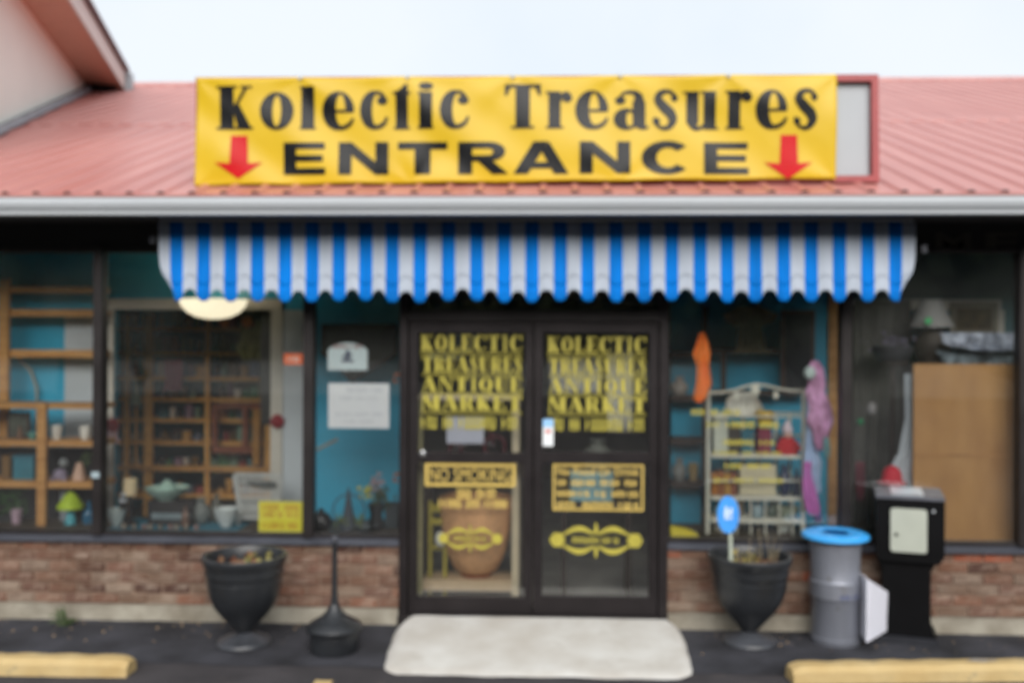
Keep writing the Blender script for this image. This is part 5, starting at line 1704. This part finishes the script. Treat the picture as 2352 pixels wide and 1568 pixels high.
# things on the shelf over the door
YV = .3
t = root('over_door_shelf', 'dark shelf above the doors behind the transom glass', 'shelf', 1225, 716, YV)
x0, x1, z0, z1 = rect(945, 1505, 708, 720, YV)
MB().box(x0, x1, .12, .55, z0, z1).build('board', M_dark, t)
zt_ = z1
for (a, b, h, col, nm, lb) in ((965, 990, 30, (134, 116, 84), 'box', 'tan box first from the left on the shelf above the doors'),
                               (1002, 1050, 26, (168, 160, 138), 'box', 'cream box with a soft lid behind the transom over the left door'),
                               (1068, 1112, 22, (196, 184, 146), 'book', 'cream stack behind the transom near the middle of the left door'),
                               (1134, 1190, 18, (110, 66, 44), 'book', 'rust coloured case behind the transom at the meeting of the doors'),
                               (1206, 1240, 40, (128, 108, 78), 'basket', 'tan basket behind the transom in the middle of the doors'),
                               (1260, 1330, 16, (84, 50, 40), 'book', 'dark red case behind the transom over the right door'),
                               (1390, 1502, 18, (196, 184, 152), 'box', 'long cream box behind the transom at the right end')):
    one(nm, lb, nm, rest(pbox(a, b, 710 - h, 710, YV, .18), zt_ + .001), C('transom ' + nm + str(a), col))

# ---------------------------------------------------------------- right window with the white rack
YW = .78
t = root('cubby_shelf', 'dark wall shelf over the teal wall, beside the right door', 'shelf', 1580, 1240, YW)
for py in (808, 908, 1006, 1106):
    pbox(1542, 1626, py, py + 14, YW, .2).build('board', M_dark, t)
pbox(1612, 1626, 700, 1238, YW - .002, .03).build('post', M_dark, t)
pbox(1656, 1668, 800, 905, YW, .02).build('post', M_dark, t)
pbox(1627, 1790, 800, 812, YW, .2).build('board', M_dark, t)
pbox(1627, 1790, 896, 908, YW, .2).build('board', M_dark, t)
one('teapot', 'pale round teapot on the dark wall shelf beside the right door', 'teapot', rest(plathe(1560, 905, 862, 40, YW + .06, VASE), at(1560, 908, YW).z + .001), C('pale teapot', (170, 158, 146)), smooth=True)
one('jar', 'grey jar on the lowest dark wall shelf beside the door', 'jar', rest(plathe(1560, 1104, 1052, 34, YW + .06, VASE), at(1560, 1106, YW).z + .001), C('grey jar glaze', (128, 130, 126)), smooth=True)
one('jar', 'honey coloured jar next to the grey one on the lowest wall shelf', 'jar', rest(plathe(1592, 1104, 1064, 24, YW + .06, CUP), at(1592, 1106, YW).z + .001), C('honey glaze', (160, 136, 88)), smooth=True)
solid(one('orange_cloth', 'bright orange cloth hanging inside the right window', 'cloth', drape([(764, 1608, 1618), (790, 1600, 1628), (812, 1592, 1632), (840, 1602, 1630), (880, 1600, 1636), (915, 1592, 1624), (924, 1598, 1612)], .05, amp=.014, waves=2), C('hunter orange cloth', (255, 128, 44), var=.05), smooth=True))
YE = .30
t = root('iron_rack', 'white iron display rack with an arched top in the right window', 'display rack', 1735, 1250, YE)
def ep(px, py, Y=YE):
    q = at(px, py, Y)
    return Vector((q.x, q.y, max(q.z, BZ)))
for px in (1627, 1846):
    MB().tube([ep(px - 2, 1248), ep(px, 892)], .017).build('post', M_whitem, t)
    MB().tube([ep(px - 2, 1246, YE + .26), ep(px, 930, YE + .26)], .013).build('post', M_whitem, t)
arch = [(1628, 902), (1660, 901), (1690, 895), (1712, 887), (1738, 882), (1764, 886), (1790, 893), (1820, 897), (1845, 896)]
MB().tube([ep(*q) for q in arch], .010).build('arch', M_whitem, t)
for (a, b) in ((1735, 884), (1690, 900), (1782, 896)):
    MB().ball(ep(a, b + 12), .022 if a != 1735 else .036, .01, .03 if a != 1735 else .045).build('ornament', M_whitem, t, True)
shelf_py = (1044, 1140, 1192)
for py in shelf_py:
    q0, q1 = ep(1634, py), ep(1840, py)
    for k in range(7):
        yy = YE - .01 + .045 * k
        MB().box(q0.x, q1.x, yy, yy + .022, q0.z - .012, q0.z).build('slat', M_whitem, t)
    MB().box(q0.x, q1.x, YE - .025, YE - .012, q0.z - .02, q0.z + .006).build('shelf_edge', M_whitem, t)
for px in (1668, 1706, 1742, 1782, 1814):
    MB().tube([ep(px, 948, YE + .275), ep(px, 1246, YE + .275)], .011, n=6).build('bar', M_whitem, t)
for py in (948, 1000, 1095):
    MB().tube([ep(1630, py, YE + .255), ep(1845, py, YE + .255)], .010, n=6).build('bar', M_whitem, t)
for px in (1660, 1692, 1724, 1758, 1790, 1820):
    MB().tube([ep(px, 1142, YE - .004), ep(px, 1247, YE - .004)], .0075, n=6).build('bar', M_whitem, t)
for py in (956, 1104):
    MB().tube([ep(1632, py, YE - .006), ep(1842, py, YE - .006)], .008, n=6).build('bar', M_whitem, t)
def shelf_z(py):
    return ep(1735, py).z + .0005
def put(name, label, cat, mb, z, m, smooth=False, group=None):
    return one(name, label, cat, rest(mb, z), m, group, smooth)
for i, (a, b, h, col, lb) in enumerate(((1636, 1648, 50, (172, 112, 50), 'ochre book at the left end of the iron rack shelf'), (1650, 1664, 54, (150, 92, 44), 'rust brown book second on the iron rack shelf'),
                                        (1666, 1678, 48, (184, 140, 62), 'mustard book third on the iron rack shelf'), (1680, 1692, 52, (140, 82, 56), 'dark tan book last in the row on the iron rack'))):
    put('book', lb, 'book', pbox(a, b, 1140 - h, 1140, YE + .05, .14), shelf_z(1140), C('book %d' % i, col), group='books on the iron rack')
put('box', 'cream card box in the middle of the iron rack', 'box', pbox(1700, 1782, 1070, 1140, YE + .08, .12), shelf_z(1140), C('cream card', (204, 196, 164), var=.06))
put('jug', 'navy jug at the right of the iron rack below the red doll', 'jug', plathe(1802, 1140, 1072, 30, YE + .08, VASE), shelf_z(1140), C('navy glaze', (40, 52, 84), rough=.3), True)
put('jug', 'dark blue grey jug at the right end of the iron rack', 'jug', plathe(1830, 1140, 1080, 22, YE + .08, BOTTLE), shelf_z(1140), C('blue grey glaze', (58, 66, 90), rough=.3), True)
t = root('doll', 'doll in a red coat and white cap sitting at the right of the iron rack', 'doll', 1810, 1044, YE + .06)
c = at(1808, 1044, YE + .06)
zs = shelf_z(1044)
MB().lathe([(0, 0), (.085, 0), (.09, .03), (.07, .09), (.04, .13), (0, .135)], (c.x, c.y, zs), n=18, sy=.6).build('coat', C('red felt', (176, 26, 34), rough=.9), t, True)
MB().ball((c.x, c.y - .01, zs + .155), .034, .03, .036).build('head', C('pale felt', (214, 176, 160)), t, True)
MB().lathe([(0, 0), (.04, 0), (.044, .012), (.034, .04), (.012, .085), (0, .09)], (c.x, c.y, zs + .17), n=14).build('cap', C('white fleece', (222, 206, 214), rough=.95), t, True)
for s_ in (-1, 1):
    MB().tube([(c.x + s_ * .05, c.y - .02, zs + .1), (c.x + s_ * .085, c.y - .05, zs + .04)], .02, r1=.015).build('arm', C('red felt', (176, 26, 34), rough=.9), t, True)
for i, (a, b, h, col, lb) in enumerate(((1640, 1672, 92, (196, 202, 186), 'pale grey box standing at the top left of the iron rack'), (1676, 1700, 60, (60, 56, 50), 'dark book next to the pale box on the top rack shelf'),
                                        (1704, 1728, 52, (44, 104, 120), 'teal book in the middle of the top rack shelf'), (1742, 1772, 56, (122, 38, 62), 'wine red book on the top shelf of the iron rack'))):
    put('book' if i else 'box', lb, 'book' if i else 'box', pbox(a, b, 1044 - h, 1044, YE + .06, .14), shelf_z(1044), C('rack item %d' % i, col))
put('basket', 'yellow basket hooked high on the iron rack behind the arch', 'basket', plathe(1756, 976, 944, 44, YE + .1, CUP), at(1756, 976, YE + .1).z, C('yellow basket', (206, 172, 70)), True)
for i, (px, w_, pyb, pyt, sp, zz, col, lb) in enumerate((
        (1652, 26, 1192, 1152, VASE, 1192, (122, 148, 150), 'slate vase at the left end of the lowest rack shelf'),
        (1692, 22, 1192, 1158, CUP, 1192, (176, 150, 108), 'tan cup beside the slate vase on the lowest rack shelf'),
        (1772, 24, 1192, 1156, VASE, 1192, (84, 98, 88), 'moss green vase right of the clear grey jar on the rack'),
        (1650, 34, 1244, 1204, CUP, 0, (188, 186, 170), 'cream pot at the foot of the iron rack, left end'),
        (1720, 20, 1044, 1008, BOTTLE, 1044, (210, 206, 188), 'cream bottle before the teal book on the top rack shelf'),
        (1790, 18, 1044, 1000, BOTTLE, 1044, (52, 66, 96), 'navy bottle behind the red doll on the top rack shelf'))):
    put(('vase', 'cup', 'vase', 'pot', 'bottle', 'bottle')[i], lb, ('vase', 'cup', 'vase', 'pot', 'bottle', 'bottle')[i], plathe(px, pyb, pyt, w_, YE + .1 + (.08 if i == 5 else 0), sp), shelf_z(zz) if zz else BZ, C('rack ware %d' % i, col, rough=.4), True)
solid(one('patchwork_cloth', 'cream and red patchwork cloth hanging behind the left of the rack arch', 'cloth', drape([(900, 1690, 1730), (914, 1672, 1742), (940, 1664, 1756), (956, 1690, 1740)], YE + .2, amp=.014), C('patchwork', (226, 218, 196), var=.45, scale=9), smooth=True))
put('bowl', 'pale green bowl on the lowest shelf of the iron rack', 'bowl', plathe(1806, 1192, 1166, 60, YE + .08, BOWL), shelf_z(1192), C('pale green bowl', (160, 172, 150)), True)
put('jar', 'clear grey jar on the lowest shelf of the iron rack behind the garden sign', 'jar', plathe(1740, 1192, 1150, 26, YE + .08, BOTTLE), shelf_z(1192), C('clear grey jar', (138, 160, 166), rough=.2), True)
put('jar', 'tall white jar standing below the lowest rack shelf', 'jar', plathe(1800, 1244, 1200, 30, YE + .1, VASE), BZ, C('white jar', (196, 204, 196), rough=.3), True)
for i, (rows, col, nm, lb, Y) in enumerate((
    ([(828, 1866, 1880), (846, 1856, 1892), (884, 1858, 1898), (900, 1852, 1896), (938, 1860, 1912), (968, 1852, 1918), (990, 1866, 1908), (1012, 1868, 1902), (1034, 1876, 1892)], (222, 158, 196), 'dress', 'pink patterned dress hanging at the right of the iron rack', .16),
    ([(900, 1854, 1880), (985, 1852, 1886), (1030, 1848, 1880), (1060, 1844, 1888), (1100, 1842, 1884), (1132, 1852, 1886)], (172, 194, 224), 'scarf', 'pale blue scarf hanging below the pink dress', .2),
    ([(1060, 1846, 1866), (1100, 1842, 1866), (1136, 1844, 1876), (1168, 1850, 1882), (1184, 1862, 1876)], (200, 116, 190), 'scarf', 'magenta scarf hanging lowest above the trash can', .18),
    ([(1140, 1866, 1880), (1200, 1870, 1888)], (118, 78, 150), 'ribbon', 'purple ribbon hanging beside the magenta scarf', .22),
    ([(1004, 1892, 1904), (1030, 1890, 1906), (1052, 1896, 1902)], (122, 168, 172), 'purse', 'small aqua purse hanging under the pink dress', .14))):
    solid(one(nm, lb, nm if nm != 'purse' else 'bag', drape(rows, Y, amp=.014, waves=3, seed=i), C('hanging cloth %d' % i, col, var=.5 if i == 0 else .12, scale=16), smooth=True))
one('hat', 'pale mint cap hooked above the pink dress', 'hat', MB().ball(at(1860, 856, .11), .045, .035, .05), C('pale mint felt', (196, 214, 210)), smooth=True)
solid(one('linen_shirt', 'dim cream shirt hanging high in the right window', 'shirt', drape([(702, 1700, 1742), (722, 1660, 1788), (738, 1668, 1780), (752, 1696, 1752), (800, 1690, 1760), (812, 1684, 1776)], .7, amp=.012), C('dim cream linen', (128, 120, 98)), smooth=True))
t = root('picture_frame', 'tall black picture in a brown frame near the top of the right window', 'picture', 1832, 900, .8)
pbox(1794, 1872, 712, 906, .80, .03).build('frame', C('dark brown frame', (78, 62, 56)), t)
pbox(1804, 1864, 722, 896, .792, .007).build('picture', C('black glass', (28, 32, 38), rough=.3), t)
solid(one('yellow_cloth', 'folded yellow cloth on the sill just right of the doors', 'cloth', MB().grid(lambda u, v: (at(1540 + 64 * u, 1236, .12).x, .1 + .12 * v, BZ + .004 + (.085 - .03 * u) * math.sin(PI * min(1, max(0, v))) ** .5 * (1 - .5 * u ** 4)), 12, 10), C('yellow cotton', (230, 212, 56)), smooth=True))
# yellow lettering on that window: too blurred to read
for i, (a, b, c_, d, w_) in enumerate(((1588, 1704, 940, 953, (4, 2, 5)), (1624, 1790, 968, 982, (3, 6, 4)), (1662, 1780, 1010, 1022, (6, 3)), (1640, 1795, 1036, 1044, (5, 2, 5)), (1664, 1770, 1064, 1076, (4, 5)), (1640, 1800, 1098, 1108, (3, 4, 5)))):
    x0, x1, z0, z1 = rect(a, b, c_, d, YT)
    scribble(x0, x1, z0, z1, YT, M_letter, 'lettering', shop, w_, 50 + i)

# ---------------------------------------------------------------- far right window
YP2 = .16
t = root('plywood_panel', 'large tan plywood panel standing in the far right window', 'panel', 2214, 1246, YP2)
x0, x1, z0, z1 = rect(2098, 2331, 836, 1246, YP2)
M_ply = mat('plywood', srgb((194, 148, 90)), col2=srgb((168, 122, 72)), rough=.7, scale=2.6, stretch=(1.8, 1, .7), detail=8)
MB().box(x0, x1, YP2, YP2 + .018, BZ, z1).build('sheet', M_ply, t)
MB().box(x0, x1, YP2 - .006, YP2 - .0005, (BZ + z1) / 2 - .03, (BZ + z1) / 2 - .012).build('brace', C('plywood strip', (172, 126, 74)), t)
t = root('side_cabinet', 'dark cabinet hidden behind the plywood panel', 'cabinet', 2150, 1240, .45)
zc = at(2140, 838, .5).z
MB().box(at(2105, 900, .5).x, at(2260, 900, .5).x, .42, .8, BZ + .11, zc).build('body', M_dark, t)
for xx in (at(2112, 900, .5).x, at(2252, 900, .5).x):
    for yy in (.44, .76):
        MB().box(xx - .02, xx + .02, yy - .015, yy + .015, BZ, BZ + .109).build('leg', M_dark, t)
t = root('table_lamp', 'table lamp with a grey cone shade and a green price dot, above the plywood', 'lamp', 2137, 838, .6)
plathe(2142, 838, 752, 78, .6, [(0, 0), (.7, 0), (.75, .05), (1, .3), (1, .6), (.6, .92), (.2, 1), (0, 1)]).build('base', C('brown lamp base', (66, 60, 52)), t, True)
rest(plathe(2138, 752, 688, 100, .6, [(.98, 0), (1, 0), (.42, 1), (.40, 1)], n=32), at(2138, 752, .6).z).build('shade', C('grey linen shade', (150, 150, 148), var=.05), t)
c = at(2112, 738, .6)
MB().ball((c.x, .6 - .175, c.z), .028, .006, .028).build('price_dot', C('green sticker', (80, 190, 120), var=.03), t, True)
solid(one('lace_cloth', 'white lace cloth swagged above the plywood panel', 'lace', drape([(764, 2160, 2420), (786, 2166, 2420), (800, 2196, 2420), (806, 2260, 2400)], .3, amp=.02, waves=5), C('white lace', (206, 216, 232), col2=srgb((70, 76, 90)), scale=16), smooth=True))
solid(one('lace_cloth', 'grey lace runner lying along the top of the plywood panel', 'lace', drape([(806, 2150, 2420), (822, 2164, 2420), (836, 2164, 2420)], .4, amp=.02, waves=6), C('grey lace', (150, 166, 174), col2=srgb((30, 34, 36)), scale=12), smooth=True))
t = root('picture_frame', 'cream framed dim picture on the wall above the lace', 'picture', 2240, 762, YB - .03)
pbox(2184, 2292, 694, 770, YB - .05, .02).build('frame', C('cream frame', (120, 114, 98)), t)
pbox(2198, 2278, 708, 756, YB - .056, .005).build('picture', C('dim yellow print', (76, 64, 40), var=.5, scale=14), t)
t = root('round_basket', 'round grey basket with lavender flowers left of the lamp', 'basket', 2050, 826, .5)
c = at(2050, 800, .5)
MB().lathe([(0, 0), (.1, 0), (.14, .05), (.155, .12), (.145, .12), (.12, .04), (0, .02)], (c.x, c.y, at(2050, 830, .5).z), n=20).build('bowl', C('dark grey wicker', (60, 60, 66)), t, True)
mb = MB()
for i in range(60):
    q = Vector((c.x + rnd.gauss(0, .07), c.y + rnd.gauss(0, .05), at(2050, 785, .5).z + rnd.gauss(0, .025)))
    d_ = Vector((rnd.uniform(-1, 1), rnd.uniform(-1, 1), rnd.uniform(-1, 1))).normalized() * .04
    e_ = d_.orthogonal().normalized() * .015
    mb.add([q, q + d_ * .5 + e_, q + d_, q + d_ * .5 - e_], [(0, 1, 2, 3)])
kind(mb.build('flowers', C('dusty lavender', (116, 112, 130)), t), 'stuff')
t = root('plant_stand', 'thin dark plant stand carrying the grey basket', 'stand', 2050, 1240, .5)
zb_ = at(2050, 830, .5).z
MB().lathe([(0, 0), (.13, 0), (.13, .012), (.02, .03), (.015, zb_ - BZ - .02), (.11, zb_ - BZ - .015), (.11, zb_ - BZ - .001), (0, zb_ - BZ - .001)], (c.x, c.y, BZ), n=18).build('stand', M_dark, t, True)
solid(one('curtain', 'white curtain edge hanging left of the plywood panel', 'curtain', drape([(858, 2078, 2104), (960, 2080, 2104), (1040, 2066, 2104), (1080, 2040, 2104), (1112, 2030, 2104), (1180, 2030, 2104)], .24, amp=.012, waves=2), C('white curtain cloth', (176, 184, 190), var=.06), smooth=True))
solid(one('curtain', 'dark grey curtain behind the tall lamp in the far right window', 'curtain', drape([(690, 1962, 2092), (900, 1962, 2090), (1120, 1962, 2084), (1236, 1962, 2084)], .84, amp=.02, waves=4), C('dark grey curtain', (92, 92, 86)), smooth=True))
t = root('hat', 'red hat on a dark stool just above the newspaper box', 'hat', 2054, 1112, .14)
c = at(2054, 1112, .14)
MB().lathe([(0, 0), (.10, 0), (.105, .012), (.075, .02), (.068, .08), (.045, .118), (.012, .135), (0, .136)], (c.x, c.y + .05, c.z), n=24).build('crown', C('red felt hat', (206, 44, 62), rough=.8), t, True)
t = root('stool', 'dark stool under the red hat', 'stool', 2054, 1240, .19)
MB().lathe([(0, 0), (.12, 0), (.12, .03), (0, .03)], (c.x, c.y + .05, c.z - .031), n=20).build('seat', M_dark, t)
for k in range(4):
    a = PI / 4 + PI / 2 * k
    MB().tube([(c.x + .08 * math.cos(a), c.y + .05 + .08 * math.sin(a), c.z - .032), (c.x + .1 * math.cos(a), c.y + .05 + .08 * math.sin(a), BZ)], .013).build('leg', M_dark, t)
t = root('standing_lamp', 'dark tall figure lamp with a small pale globe between the mullion and the plywood', 'lamp', 1998, 1240, .4)
c = at(1996, 1240, .4)
h = at(1996, 950, .4).z - BZ
MB().lathe([(0, 0), (.09, 0), (.09, .02), (.02, .05), (.018, h * .45), (.05, h * .55), (.02, h * .7), (.015, h), (0, h)], (c.x, .4, BZ), n=16).build('pole', C('dark bronze', (44, 44, 38)), t, True)
MB().ball(at(2002, 938, .38), .035, .03, .05).build('globe', C('pale shell glass', (138, 136, 136)), t, True)
one('ornament', 'small green glass ornament left of the dark tall lamp', 'ornament', MB().ball(at(1976, 968, .15), .025), C('green glass', (60, 140, 96), rough=.2), smooth=True)
one('cord', 'thin cord holding the green glass ornament', 'cord', MB().tube([at(1976, 960, .15), at(1976, 640, .15)], .003, n=5), M_black)
solid(one('cloth', 'dark burgundy cloth hanging low beside the mullion of the far right window', 'cloth', drape([(1060, 1966, 1986), (1110, 1966, 1988), (1150, 1968, 1984)], .3, amp=.01), C('burgundy cloth', (96, 36, 50)), smooth=True))
